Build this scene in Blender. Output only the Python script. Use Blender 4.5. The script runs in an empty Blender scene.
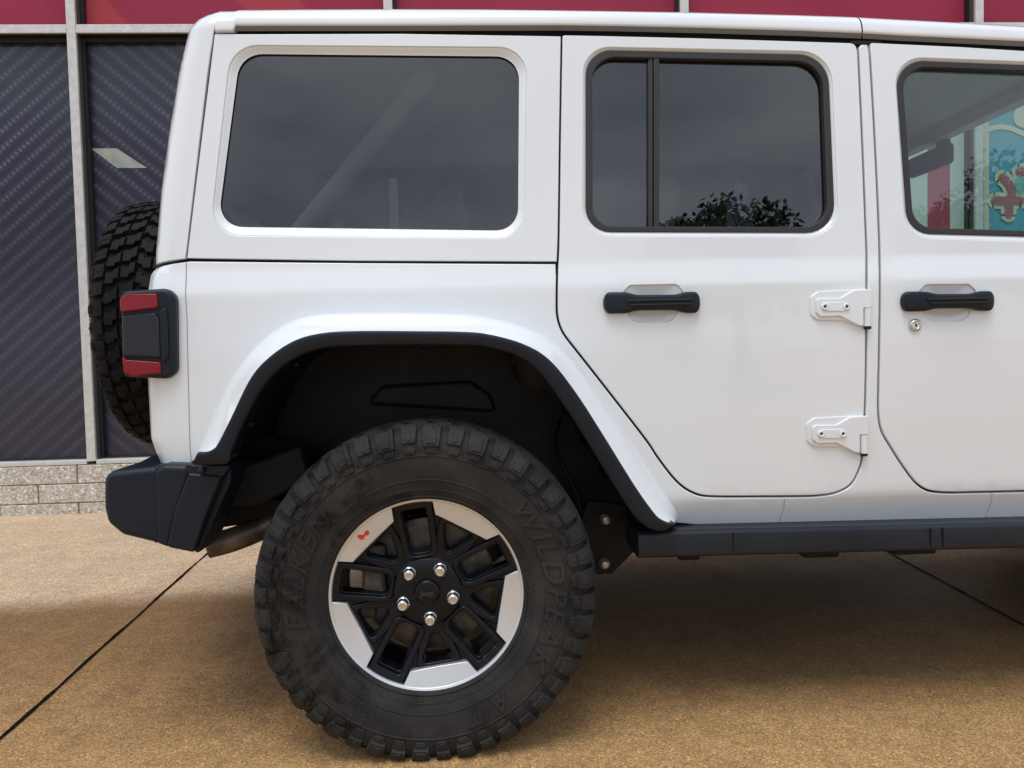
import bpy, bmesh, math, random
import numpy as np
from mathutils import Matrix, Vector, noise as mnoise
from mathutils.geometry import delaunay_2d_cdt
random.seed(7)
R = math.radians; PI = math.pi
scn = bpy.context.scene
COL = scn.collection

# ------------------------------------------------------------------ camera
F_PX = 769.0
CAM = np.array((0.123, -1.83, 0.985)); YAW, PITCH, ROLL = R(3.0), R(2.35), R(1.41)
cF = np.array([math.sin(YAW)*math.cos(PITCH), math.cos(YAW)*math.cos(PITCH), -math.sin(PITCH)])
_r0 = np.array([math.cos(YAW), -math.sin(YAW), 0.0]); _u0 = np.cross(_r0, cF)
cR = _r0*math.cos(ROLL)-_u0*math.sin(ROLL); cU = _u0*math.cos(ROLL)+_r0*math.sin(ROLL)
cd = bpy.data.cameras.new('camera'); co = bpy.data.objects.new('camera', cd); COL.objects.link(co)
cd.sensor_width = 36.0; cd.lens = F_PX*36.0/1024.0; cd.clip_start = 0.05; cd.clip_end = 2000
m = Matrix.Identity(4)
for i in range(3):
    m[i][0], m[i][1], m[i][2], m[i][3] = cR[i], cU[i], -cF[i], CAM[i]
co.matrix_world = m
scn.camera = co

# ------------------------------------------------------------------ light
SUN_EL, SUN_AZ = R(68), R(200)          # azimuth from +Y (north) clockwise
w = bpy.data.worlds.new("World"); scn.world = w; w.use_nodes = True
nt = w.node_tree; nt.nodes.clear()
def nn(nt, t, **k):
    n = nt.nodes.new(t)
    for a, v in k.items(): setattr(n, a, v)
    return n
out = nn(nt, 'ShaderNodeOutputWorld'); bg = nn(nt, 'ShaderNodeBackground')
sky = nn(nt, 'ShaderNodeTexSky', sky_type='NISHITA', sun_disc=False)
sky.sun_elevation = SUN_EL; sky.sun_rotation = SUN_AZ; sky.air_density = 1.0; sky.dust_density = 3.0
tc = nn(nt, 'ShaderNodeTexCoord')
mp = nn(nt, 'ShaderNodeMapping'); mp.inputs['Scale'].default_value = (1.0, 1.0, 2.4)
nz = nn(nt, 'ShaderNodeTexNoise'); nz.inputs['Scale'].default_value = 2.3; nz.inputs['Detail'].default_value = 7; nz.inputs['Roughness'].default_value = 0.5
rp = nn(nt, 'ShaderNodeValToRGB')
rp.color_ramp.elements[0].position = 0.33; rp.color_ramp.elements[0].color = (5.9, 6.8, 8.3, 1)
rp.color_ramp.elements[1].position = 0.68; rp.color_ramp.elements[1].color = (13.2, 14.0, 15.2, 1)
mx = nn(nt, 'ShaderNodeMix', data_type='RGBA'); mx.inputs[0].default_value = 0.88
nt.links.new(tc.outputs['Generated'], mp.inputs[0]); nt.links.new(mp.outputs[0], nz.inputs['Vector'])
nt.links.new(nz.outputs[0], rp.inputs[0])
nt.links.new(sky.outputs[0], mx.inputs[6]); nt.links.new(rp.outputs[0], mx.inputs[7])
nt.links.new(mx.outputs[2], bg.inputs[0]); bg.inputs[1].default_value = 0.09
nt.links.new(bg.outputs[0], out.inputs[0])
sd = bpy.data.lights.new('sun', 'SUN'); so = bpy.data.objects.new('sun', sd); COL.objects.link(so)
sd.energy = 1.5; sd.angle = R(28); sd.color = (1.0, 0.97, 0.92)
sdir = Vector((math.sin(SUN_AZ)*math.cos(SUN_EL), math.cos(SUN_AZ)*math.cos(SUN_EL), math.sin(SUN_EL)))
so.rotation_euler = sdir.to_track_quat('Z', 'Y').to_euler(); so.location = (0, -4, 12)
scn.view_settings.view_transform = 'Standard'; scn.view_settings.look = 'None'
scn.view_settings.exposure = 0.13; scn.view_settings.gamma = 1
scn.render.engine = 'CYCLES'
scn.cycles.max_bounces = 10; scn.cycles.transparent_max_bounces = 16
scn.render.resolution_x = 1024; scn.render.resolution_y = 768

# ------------------------------------------------------------------ pixel -> point on a real plane
def ray(x, y): return cF+cR*(x-512)/F_PX-cU*(y-384)/F_PX
def at(x, y, Y):
    d = ray(x, y); return CAM+d*((Y-CAM[1])/d[1])
def at_ground(x, y, Z=0.0):
    d = ray(x, y); return CAM+d*((Z-CAM[2])/d[2])

# ------------------------------------------------------------------ materials
def mat(name, base=(.5, .5, .5), rough=.5, metal=0, coat=0, coat_rough=.05, spec=.5):
    m = bpy.data.materials.new(name); m.use_nodes = True
    b = m.node_tree.nodes['Principled BSDF']
    b.inputs['Base Color'].default_value = (*base, 1); b.inputs['Roughness'].default_value = rough
    b.inputs['Metallic'].default_value = metal; b.inputs['Coat Weight'].default_value = coat
    b.inputs['Coat Roughness'].default_value = coat_rough; b.inputs['Specular IOR Level'].default_value = spec
    return m
def P(m): return m.node_tree.nodes['Principled BSDF']
def ramp(nt, stops):
    r = nn(nt, 'ShaderNodeValToRGB'); e = r.color_ramp.elements
    while len(e) < len(stops): e.new(0.5)
    for q, (p, c) in zip(e, stops):
        q.position = p; q.color = (*c, 1) if len(c) == 3 else c
    return r
def noise_tex(nt, scale, detail=4, rough=.55, coord='Object', stretch=None, dist=0):
    t = nn(nt, 'ShaderNodeTexCoord'); n = nn(nt, 'ShaderNodeTexNoise')
    n.inputs['Scale'].default_value = scale; n.inputs['Detail'].default_value = detail; n.inputs['Roughness'].default_value = rough
    n.inputs['Distortion'].default_value = dist
    if stretch:
        mp = nn(nt, 'ShaderNodeMapping'); mp.inputs['Scale'].default_value = stretch
        nt.links.new(t.outputs[coord], mp.inputs[0]); nt.links.new(mp.outputs[0], n.inputs['Vector'])
    else: nt.links.new(t.outputs[coord], n.inputs['Vector'])
    return n
def vary(m, scale, c0, c1, lo=.35, hi=.65, detail=5, stretch=None, coord='Object'):
    nt = m.node_tree; n = noise_tex(nt, scale, detail, coord=coord, stretch=stretch)
    r = ramp(nt, [(lo, c0), (hi, c1)]); nt.links.new(n.outputs[0], r.inputs[0])
    nt.links.new(r.outputs[0], P(m).inputs['Base Color']); return r
def bump(m, scale, strength=.3, dist=.002, detail=3, coord='Object'):
    nt = m.node_tree; n = noise_tex(nt, scale, detail, coord=coord); b = nn(nt, 'ShaderNodeBump')
    b.inputs['Strength'].default_value = strength; b.inputs['Distance'].default_value = dist
    nt.links.new(n.outputs[0], b.inputs['Height']); nt.links.new(b.outputs[0], P(m).inputs['Normal'])
def rough_vary(m, scale, a, b, lo=.35, hi=.65):
    nt = m.node_tree; n = noise_tex(nt, scale, 5); r = nn(nt, 'ShaderNodeMapRange')
    r.inputs[1].default_value = lo; r.inputs[2].default_value = hi; r.inputs[3].default_value = a; r.inputs[4].default_value = b
    nt.links.new(n.outputs[0], r.inputs[0]); nt.links.new(r.outputs[0], P(m).inputs['Roughness'])

paint = mat('white_paint', (.76, .78, .79), .32, coat=1.0, coat_rough=.03)
vary(paint, 1.6, (.715, .76, .80), (.745, .785, .82), .3, .7, 2)
rough_vary(paint, 3, .28, .42)
# speckles of road grime, mostly low on the doors
def add_specks(m, base_ramp):
    nt = m.node_tree
    v = nn(nt, 'ShaderNodeTexVoronoi'); v.inputs['Scale'].default_value = 26; t = nn(nt, 'ShaderNodeTexCoord')
    nt.links.new(t.outputs['Object'], v.inputs['Vector'])
    lt = nn(nt, 'ShaderNodeMapRange'); lt.inputs[1].default_value = .03; lt.inputs[2].default_value = .065; lt.inputs[3].default_value = 1; lt.inputs[4].default_value = 0
    nt.links.new(v.outputs['Distance'], lt.inputs[0])
    sep = nn(nt, 'ShaderNodeSeparateColor'); nt.links.new(v.outputs['Color'], sep.inputs[0])
    gt = nn(nt, 'ShaderNodeMath', operation='GREATER_THAN'); gt.inputs[1].default_value = .86
    nt.links.new(sep.outputs[0], gt.inputs[0])
    mu = nn(nt, 'ShaderNodeMath', operation='MULTIPLY'); nt.links.new(lt.outputs[0], mu.inputs[0]); nt.links.new(gt.outputs[0], mu.inputs[1])
    mu2 = nn(nt, 'ShaderNodeMath', operation='MULTIPLY'); mu2.inputs[1].default_value = .28; nt.links.new(mu.outputs[0], mu2.inputs[0])
    mixn = nn(nt, 'ShaderNodeMix', data_type='RGBA'); mixn.inputs[7].default_value = (.22, .21, .2, 1)
    nt.links.new(mu2.outputs[0], mixn.inputs[0]); nt.links.new(base_ramp.outputs[0], mixn.inputs[6])
    nt.links.new(mixn.outputs[2], P(m).inputs['Base Color'])
def panel_wave(m):
    nt = m.node_tree; a = noise_tex(nt, 2.2, 2); b = nn(nt, 'ShaderNodeBump'); b.inputs['Strength'].default_value = .5; b.inputs['Distance'].default_value = .004
    nt.links.new(a.outputs[0], b.inputs['Height']); nt.links.new(b.outputs[0], P(m).inputs['Coat Normal'])
panel_wave(paint)
add_specks(paint, [n for n in paint.node_tree.nodes if n.type == 'VALTORGB'][0])

plastic = mat('black_textured_plastic', (.02, .022, .026), .40, spec=.28)
vary(plastic, 9, (.0055, .0095, .017), (.010, .0145, .024), .35, .7); bump(plastic, 420, .25, .001, 2)
trim = mat('window_trim', (.030, .030, .031), .5, spec=.35); bump(trim, 300, .15, .001)
gasket = mat('black_rubber_seal', (.006, .006, .007), .6)
dark = mat('underbody_black', (.010, .011, .013), .6, spec=.2)
vary(dark, 6, (.0035, .0042, .006), (.009, .009, .010), .35, .7); bump(dark, 40, .3, .004)
liner_m = mat('wheel_liner_plastic', (.010, .012, .016), .5, spec=.28)
vary(liner_m, 7, (.005, .007, .011), (.020, .021, .024), .35, .75); bump(liner_m, 30, .25, .004)
rubber = mat('tyre_rubber', (.03, .03, .03), .72, spec=.25)
def rubber_nodes():
    nt = rubber.node_tree
    a = noise_tex(nt, 9, 6); ra = ramp(nt, [(.3, (.014, .014, .0145)), (.7, (.038, .0365, .035))]); nt.links.new(a.outputs[0], ra.inputs[0])
    b = noise_tex(nt, 9.5, 7, .66, dist=1.2); rb = ramp(nt, [(.57, (0, 0, 0)), (.68, (.85, .85, .85))]); nt.links.new(b.outputs[0], rb.inputs[0])
    sxx = nn(nt, 'ShaderNodeSeparateXYZ'); tcc = nn(nt, 'ShaderNodeTexCoord'); nt.links.new(tcc.outputs['Object'], sxx.inputs[0])
    bia = nn(nt, 'ShaderNodeMath', operation='MULTIPLY_ADD'); bia.inputs[1].default_value = -.26; nt.links.new(sxx.outputs[0], bia.inputs[0]); nt.links.new(b.outputs[0], bia.inputs[2]); nt.links.new(bia.outputs[0], rb.inputs[0])
    mx = nn(nt, 'ShaderNodeMix', data_type='RGBA'); mx.inputs[7].default_value = (.003, .003, .0035, 1)
    nt.links.new(rb.outputs[0], mx.inputs[0]); nt.links.new(ra.outputs[0], mx.inputs[6]); nt.links.new(mx.outputs[2], P(rubber).inputs['Base Color'])
    mr = nn(nt, 'ShaderNodeMapRange'); mr.inputs[3].default_value = .75; mr.inputs[4].default_value = .42
    nt.links.new(rb.outputs[0], mr.inputs[0]); nt.links.new(mr.outputs[0], P(rubber).inputs['Roughness'])
    bump(rubber, 160, .25, .0015)
rubber_nodes()
spare_rubber = mat('spare_tyre_rubber', (.010, .010, .011), .7, spec=.15); vary(spare_rubber, 12, (.005, .005, .006), (.012, .012, .013)); bump(spare_rubber, 160, .2, .0015)
wheel_black = mat('satin_black_alloy', (.003, .004, .0075), .33, spec=.28); rough_vary(wheel_black, 14, .28, .45)
silver = mat('machined_silver', (.66, .69, .72), .36, metal=.7); rough_vary(silver, 18, .36, .5)
chrome = mat('chrome', (.62, .62, .61), .2, metal=1.0)
disc_m = mat('brake_disc_steel', (.10, .095, .09), .45, metal=.7); vary(disc_m, 30, (.05, .045, .04), (.13, .12, .115))
rust = mat('rusty_caliper', (.16, .11, .08), .7); vary(rust, 30, (.05, .04, .035), (.16, .13, .11))
pipe_m = mat('exhaust_steel', (.13, .115, .10), .45, metal=.7); vary(pipe_m, 14, (.08, .067, .057), (.24, .20, .175))
red_lens = mat('red_lamp_lens', (.21, .003, .009), .08, spec=.4); bump(red_lens, 60, .06, .002)
dark_lens = mat('smoked_lamp_panel', (.005, .007, .011), .16)
red_mark = mat('red_mark', (.62, .03, .03), .4)
seat_m = mat('black_cloth', (.02, .021, .023), .85)
wrap_m = mat('clear_wrap', (.09, .095, .10), .3)
liner_grey = mat('headliner', (.48, .50, .50), .9)
pale_bar = mat('light_strip_bar', (.80, .84, .80), .6)
alu = mat('anodised_aluminium', (.62, .61, .59), .42, metal=.25); vary(alu, 22, (.55, .54, .53), (.70, .69, .67), .3, .7, 6)
bronze = mat('dark_gasket', (.012, .012, .013), .5)

def glass(name, tint, f0=.043, rough=0.0):
    """tinted pane: a Schlick mirror over a coloured see-through layer"""
    m = bpy.data.materials.new(name); m.use_nodes = True; nt = m.node_tree; nt.nodes.clear()
    o = nn(nt, 'ShaderNodeOutputMaterial'); mx = nn(nt, 'ShaderNodeMixShader'); lw = nn(nt, 'ShaderNodeLayerWeight'); lw.inputs[0].default_value = .5
    pw = nn(nt, 'ShaderNodeMath', operation='POWER'); pw.inputs[1].default_value = 5
    ma = nn(nt, 'ShaderNodeMath', operation='MULTIPLY_ADD'); ma.inputs[1].default_value = 1-f0; ma.inputs[2].default_value = f0
    tr = nn(nt, 'ShaderNodeBsdfTransparent'); tr.inputs[0].default_value = (*tint, 1)
    gl = nn(nt, 'ShaderNodeBsdfGlossy'); gl.inputs['Roughness'].default_value = rough; gl.inputs['Color'].default_value = (1, 1, 1, 1)
    nt.links.new(lw.outputs['Facing'], pw.inputs[0]); nt.links.new(pw.outputs[0], ma.inputs[0]); nt.links.new(ma.outputs[0], mx.inputs[0])
    nt.links.new(tr.outputs[0], mx.inputs[1]); nt.links.new(gl.outputs[0], mx.inputs[2]); nt.links.new(mx.outputs[0], o.inputs[0])
    return m
privacy = glass('privacy_glass', (.24, .25, .26), .094)
clear = glass('green_tinted_glass', (.66, .80, .77), .085)

# ------------------------------------------------------------------ mesh helpers
class MB:
    """collects vertices with their own normals; builds ONE mesh object"""
    def __init__(s): s.v = []; s.n = []; s.f = []; s.mi = []; s.cur = 0
    def add(s, vs, ns, fs):
        b = len(s.v); s.v += [tuple(map(float, q)) for q in vs]; s.n += [tuple(map(float, q)) for q in ns]
        s.f += [tuple(i+b for i in f) for f in fs]; s.mi += [s.cur]*len(fs)
    def flat(s, pts, outward=None):
        pts = [np.array(p, float) for p in pts]; n = np.zeros(3)
        for i in range(len(pts)): n += np.cross(pts[i], pts[(i+1) % len(pts)])
        n /= (np.linalg.norm(n)+1e-12)
        if outward is not None and np.dot(n, outward) < 0: pts = pts[::-1]; n = -n
        s.add(pts, [n]*len(pts), [tuple(range(len(pts)))])
    def grid(s, G, closed_u=False, closed_v=False, flip=False, normals=None):
        G = np.array(G, float); a, b = G.shape[:2]
        if normals is None:
            gu = np.roll(G, -1, 0)-np.roll(G, 1, 0); gv = np.roll(G, -1, 1)-np.roll(G, 1, 1)
            if not closed_u: gu[0] = G[1]-G[0]; gu[-1] = G[-1]-G[-2]
            if not closed_v: gv[:, 0] = G[:, 1]-G[:, 0]; gv[:, -1] = G[:, -1]-G[:, -2]
            N = np.cross(gu, gv); L = np.linalg.norm(N, axis=2, keepdims=True); N = N/np.maximum(L, 1e-12)
            if flip: N = -N
        else: N = np.array(normals, float)
        fs = []
        for i in range(a if closed_u else a-1):
            for j in range(b if closed_v else b-1):
                q = (i*b+j, ((i+1) % a)*b+j, ((i+1) % a)*b+(j+1) % b, i*b+(j+1) % b)
                fs.append(q[::-1] if flip else q)
        s.add(G.reshape(-1, 3), N.reshape(-1, 3), fs)
    def box(s, c, d, r=0.0, rot=None):
        """box with rounded edges: centre c, size d"""
        c = np.array(c, float); h = np.array(d, float)/2; r = min(r, h.min()*.98)
        M = np.eye(3) if rot is None else np.array(rot)
        for ax in range(3):
            for sg in (-1, 1):
                u, v = (ax+1) % 3, (ax+2) % 3
                if r <= 0:
                    k = [-1, 1]; us = [-h[u], h[u]]; vs = [-h[v], h[v]]
                    au = [0, 0]; av = [0, 0]
                else:
                    A = [R(45), R(22), 0]
                    us = [-h[u]+r-r*math.tan(a) for a in A]+[h[u]-r+r*math.tan(a) for a in A[::-1]]
                    vs = [-h[v]+r-r*math.tan(a) for a in A]+[h[v]-r+r*math.tan(a) for a in A[::-1]]
                G = []; N = []
                for a in us:
                    row = []; nr = []
                    for b in vs:
                        p = np.zeros(3); p[ax] = sg*h[ax]; p[u] = a; p[v] = b
                        if r > 0:
                            core = np.clip(p, -h+r, h-r); q = p-core; L = np.linalg.norm(q); n = q/L; p = core+n*r
                        else: n = np.zeros(3); n[ax] = sg
                        row.append(M@p+c); nr.append(M@n)
                    G.append(row); N.append(nr)
                s.grid(G, normals=N, flip=(sg < 0))
    def tube(s, pts, rad, seg=12, caps=True):
        pts = [np.array(p, float) for p in pts]; rads = rad if hasattr(rad, '__len__') else [rad]*len(pts)
        G = []; up = None
        for i, p in enumerate(pts):
            t = (pts[min(i+1, len(pts)-1)]-pts[max(i-1, 0)]); t /= np.linalg.norm(t)
            if up is None: up = np.array([0, 0, 1.]) if abs(t[2]) < .9 else np.array([1., 0, 0])
            a = np.cross(t, up); a /= np.linalg.norm(a); b = np.cross(a, t); up = b
            G.append([p+rads[i]*(a*math.cos(2*PI*k/seg)+b*math.sin(2*PI*k/seg)) for k in range(seg)])
        s.grid(G, closed_v=True, flip=False)
        if caps:
            s.flat(G[0], pts[0]-pts[1]); s.flat(G[-1], pts[-1]-pts[-2])
    def lathe(s, prof, axis_o, axis='Y', seg=64, smooth=True):
        """prof: list of (r, a) ; revolve round an axis through axis_o"""
        o = np.array(axis_o, float)
        def pt(r, a, t):
            if axis == 'Y': return o+np.array([r*math.sin(t), a, r*math.cos(t)])
            if axis == 'Z': return o+np.array([r*math.cos(t), r*math.sin(t), a])
            return o+np.array([a, r*math.sin(t), r*math.cos(t)])
        segs = [prof] if smooth else [prof[i:i+2] for i in range(len(prof)-1)]
        for pf in segs:
            G = [[pt(r, a, 2*PI*k/seg) for k in range(seg)] for r, a in pf]
            s.grid(G, closed_v=True)
    def build(s, name, mats, parent=None, keep=False):
        me = bpy.data.meshes.new(name)
        me.from_pydata(s.v, [], s.f)
        for m_ in (mats if isinstance(mats, (list, tuple)) else [mats]): me.materials.append(m_)
        me.polygons.foreach_set('material_index', s.mi)
        me.polygons.foreach_set('use_smooth', [True]*len(me.polygons))
        # turn faces so that they agree with the stored normals
        for p in me.polygons:
            a = Vector((0, 0, 0))
            for i in p.vertices: a += Vector(s.n[i])
            if p.normal.dot(a) < 0: p.flip()
        me.update()
        me.normals_split_custom_set_from_vertices(s.n)
        o = bpy.data.objects.new(name, me); COL.objects.link(o)
        if parent: o.parent = parent
        return o

def area2(p): return sum(p[i][0]*p[(i+1) % len(p)][1]-p[(i+1) % len(p)][0]*p[i][1] for i in range(len(p)))
def clean(p, eps=4e-4):
    q = []
    for a in p:
        if not q or math.hypot(a[0]-q[-1][0], a[1]-q[-1][1]) > eps: q.append((float(a[0]), float(a[1])))
    while len(q) > 1 and math.hypot(q[0][0]-q[-1][0], q[0][1]-q[-1][1]) <= eps: q.pop()
    return q
def ccw(p): return p if area2(p) > 0 else p[::-1]
def vnormals(p):
    """outward normals (with mitre length) of a ccw polygon"""
    n = len(p); res = []
    for i in range(n):
        a, b, c = p[i-1], p[i], p[(i+1) % n]
        e1 = np.array([b[0]-a[0], b[1]-a[1]]); e2 = np.array([c[0]-b[0], c[1]-b[1]])
        e1 /= np.linalg.norm(e1); e2 /= np.linalg.norm(e2)
        n1 = np.array([e1[1], -e1[0]]); n2 = np.array([e2[1], -e2[0]]); s_ = n1+n2; L = np.linalg.norm(s_)
        if L < 1e-6: s_ = n1; L = 1
        s_ = s_/L; mit = 1/max(.45, float(np.dot(s_, n1))); res.append((s_, mit))
    return res
def inset(p, d):
    p = ccw(clean(p)); return clean([(q[0]-n[0]*d*k, q[1]-n[1]*d*k) for q, (n, k) in zip(p, vnormals(p))], 1e-6)
def inside(pts, poly):
    x, y = pts[:, 0], pts[:, 1]; r = np.zeros(len(pts), bool); n = len(poly)
    for i in range(n):
        x1, y1 = poly[i]; x2, y2 = poly[(i+1) % n]
        if y1 == y2: continue
        c = ((y1 > y) != (y2 > y)) & (x < (x2-x1)*(y-y1)/(y2-y1)+x1); r ^= c
    return r
def densify(p, d=.03):
    q = []
    for i in range(len(p)):
        a, b = p[i], p[(i+1) % len(p)]; L = math.hypot(b[0]-a[0], b[1]-a[1]); k = max(1, int(L/d))
        for j in range(k): q.append((a[0]+(b[0]-a[0])*j/k, a[1]+(b[1]-a[1])*j/k))
    return q
def rpoly(pts, seg=7):
    """[(x, y, r)] -> outline with rounded corners"""
    n = len(pts); q = []
    for i in range(n):
        b = np.array(pts[i][:2], float); r = pts[i][2] if len(pts[i]) > 2 else 0
        a = np.array(pts[i-1][:2], float); c = np.array(pts[(i+1) % n][:2], float)
        if r <= 0: q.append(tuple(b)); continue
        u = a-b; v = c-b; lu = np.linalg.norm(u); lv = np.linalg.norm(v); u /= lu; v /= lv
        ang = math.acos(max(-1, min(1, float(np.dot(u, v))))); t = min(r/math.tan(ang/2), lu*.49, lv*.49); rr = t*math.tan(ang/2)
        bis = (u+v)/np.linalg.norm(u+v); cc = b+bis*(rr/math.sin(ang/2))
        p0 = b+u*t-cc; p1 = b+v*t-cc; a0 = math.atan2(p0[1], p0[0]); a1 = math.atan2(p1[1], p1[0]); dd = (a1-a0+PI) % (2*PI)-PI
        for k in range(seg+1):
            aa = a0+dd*k/seg; q.append((cc[0]+rr*math.cos(aa), cc[1]+rr*math.sin(aa)))
    return q
def spline(pts, per=6):
    """open Catmull-Rom through pts"""
    pts = [np.array(p, float) for p in pts]; q = []
    for i in range(len(pts)-1):
        p0 = pts[max(i-1, 0)]; p1 = pts[i]; p2 = pts[i+1]; p3 = pts[min(i+2, len(pts)-1)]
        for k in range(per):
            t = k/per; q.append(tuple(.5*((2*p1)+(-p0+p2)*t+(2*p0-5*p1+4*p2-p3)*t*t+(-p0+3*p1-3*p2+p3)*t**3)))
    q.append(tuple(pts[-1])); return q
def resample(pts, n):
    P_ = np.array(pts, float); d = np.r_[0, np.cumsum(np.linalg.norm(np.diff(P_, axis=0), axis=1))]; t = np.linspace(0, d[-1], n)
    return np.stack([np.interp(t, d, P_[:, k]) for k in range(P_.shape[1])], 1)

def panel(mb, outline, holes, surf, gap=0.0, hgap=0.0, r=.003, thick=.015, off=0.0, step=.03, nb=4, to3=None, breaks=()):
    """sheet with rounded edges draped over y = surf(x, z) ; outline and holes in (x, z)"""
    if to3 is None: to3 = lambda x, y, z: (x, y, z)
    def snorm(x, z):
        e = .002; dx = (surf(x+e, z)-surf(x-e, z))/(2*e); dz = (surf(x, z+e)-surf(x, z-e))/(2*e)
        n = np.array([dx, -1, dz]); return n/np.linalg.norm(n)
    def T(x, z, d): return to3(x, surf(x, z)+off+d, z)
    def TN(n):
        a = np.array(to3(0, 0, 0)); return np.array(to3(*n))-a
    O = inset(densify(ccw(clean(outline)), step), gap); H = [inset(densify(ccw(clean(h)), step), -hgap) if hgap else ccw(clean(densify(ccw(clean(h)), step))) for h in holes]
    loops = [(O, 1)]+[(h, -1) for h in H]
    finals = []
    for lp, sg in loops:
        vn = vnormals(lp); rings = [(0.0, thick, 90), (0.0, r, 90)]
        if r > 0: rings += [(r*(1-math.cos(R(a))), r*(1-math.sin(R(a))), 90-a) for a in [90*k/nb for k in range(1, nb+1)]]
        G = []; N = []
        for ins, dep, el in rings:
            row = []; nr = []
            for (x, z), (n2, mit) in zip(lp, vn):
                xx = x-sg*n2[0]*ins*mit; zz = z-sg*n2[1]*ins*mit
                row.append(T(xx, zz, dep)); sn = snorm(xx, zz)
                on = np.array([n2[0]*sg, 0, n2[1]*sg]); on = on-sn*np.dot(on, sn); on /= np.linalg.norm(on)
                nr.append(TN(on*math.sin(R(el))+sn*math.cos(R(el))))
            G.append(row); N.append(nr)
        mb.grid(G, closed_v=True, normals=N)
        finals.append([(x-sg*n2[0]*r*mit, z-sg*n2[1]*r*mit) for (x, z), (n2, mit) in zip(lp, vn)])
    V = []; E = []
    for lp in finals:
        b = len(V); V += lp; E += [(b+i, b+(i+1) % len(lp)) for i in range(len(lp))]
    fo = np.array(finals[0]); x0, z0 = fo.min(0); x1, z1 = fo.max(0)
    zs = sorted(set(list(np.arange(z0+step*.5, z1, step))+[b for b in breaks if z0 < b < z1]))
    gp = np.array([(x, z) for z in zs for x in np.arange(x0+step*.5, x1, step*1.5)]) if zs else np.zeros((0, 2))
    if len(gp):
        ok = inside(gp, inset(finals[0], step*.3)) if len(finals[0]) > 2 else np.ones(len(gp), bool)
        for h in finals[1:]: ok &= ~inside(gp, inset(h, -step*.3))
        V += [tuple(g) for g in gp[ok]]
    res = delaunay_2d_cdt([Vector(v) for v in V], E, [], 0, 1e-6)
    rv = np.array([tuple(v) for v in res[0]]); fs = [tuple(f) for f in res[2]]
    cen = np.array([rv[list(f)].mean(0) for f in fs]); ok = inside(cen, finals[0])
    for h in finals[1:]: ok &= ~inside(cen, h)
    vs = [T(x, z, 0) for x, z in rv]; ns = [TN(snorm(x, z)) for x, z in rv]
    mb.add(vs, ns, [f for f, k in zip(fs, ok) if k])

def loft(mb, A, B, n=None, flip=False, prof=None, closed=False):
    """ruled strip between two equally long 3-D point lists"""
    G = [list(map(np.array, A)), list(map(np.array, B))]
    mb.grid(np.array(G), closed_v=closed, flip=flip)

def tag(o, label=None, cat=None, group=None, kind=None):
    if label: o['label'] = label
    if cat: o['category'] = cat
    if group: o['group'] = group
    if kind: o['kind'] = kind
    return o
def empty(name, loc=(0, 0, 0), parent=None):
    o = bpy.data.objects.new(name, None); COL.objects.link(o); o.location = loc; o.empty_display_size = .1
    if parent: o.parent = parent
    return o

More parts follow.
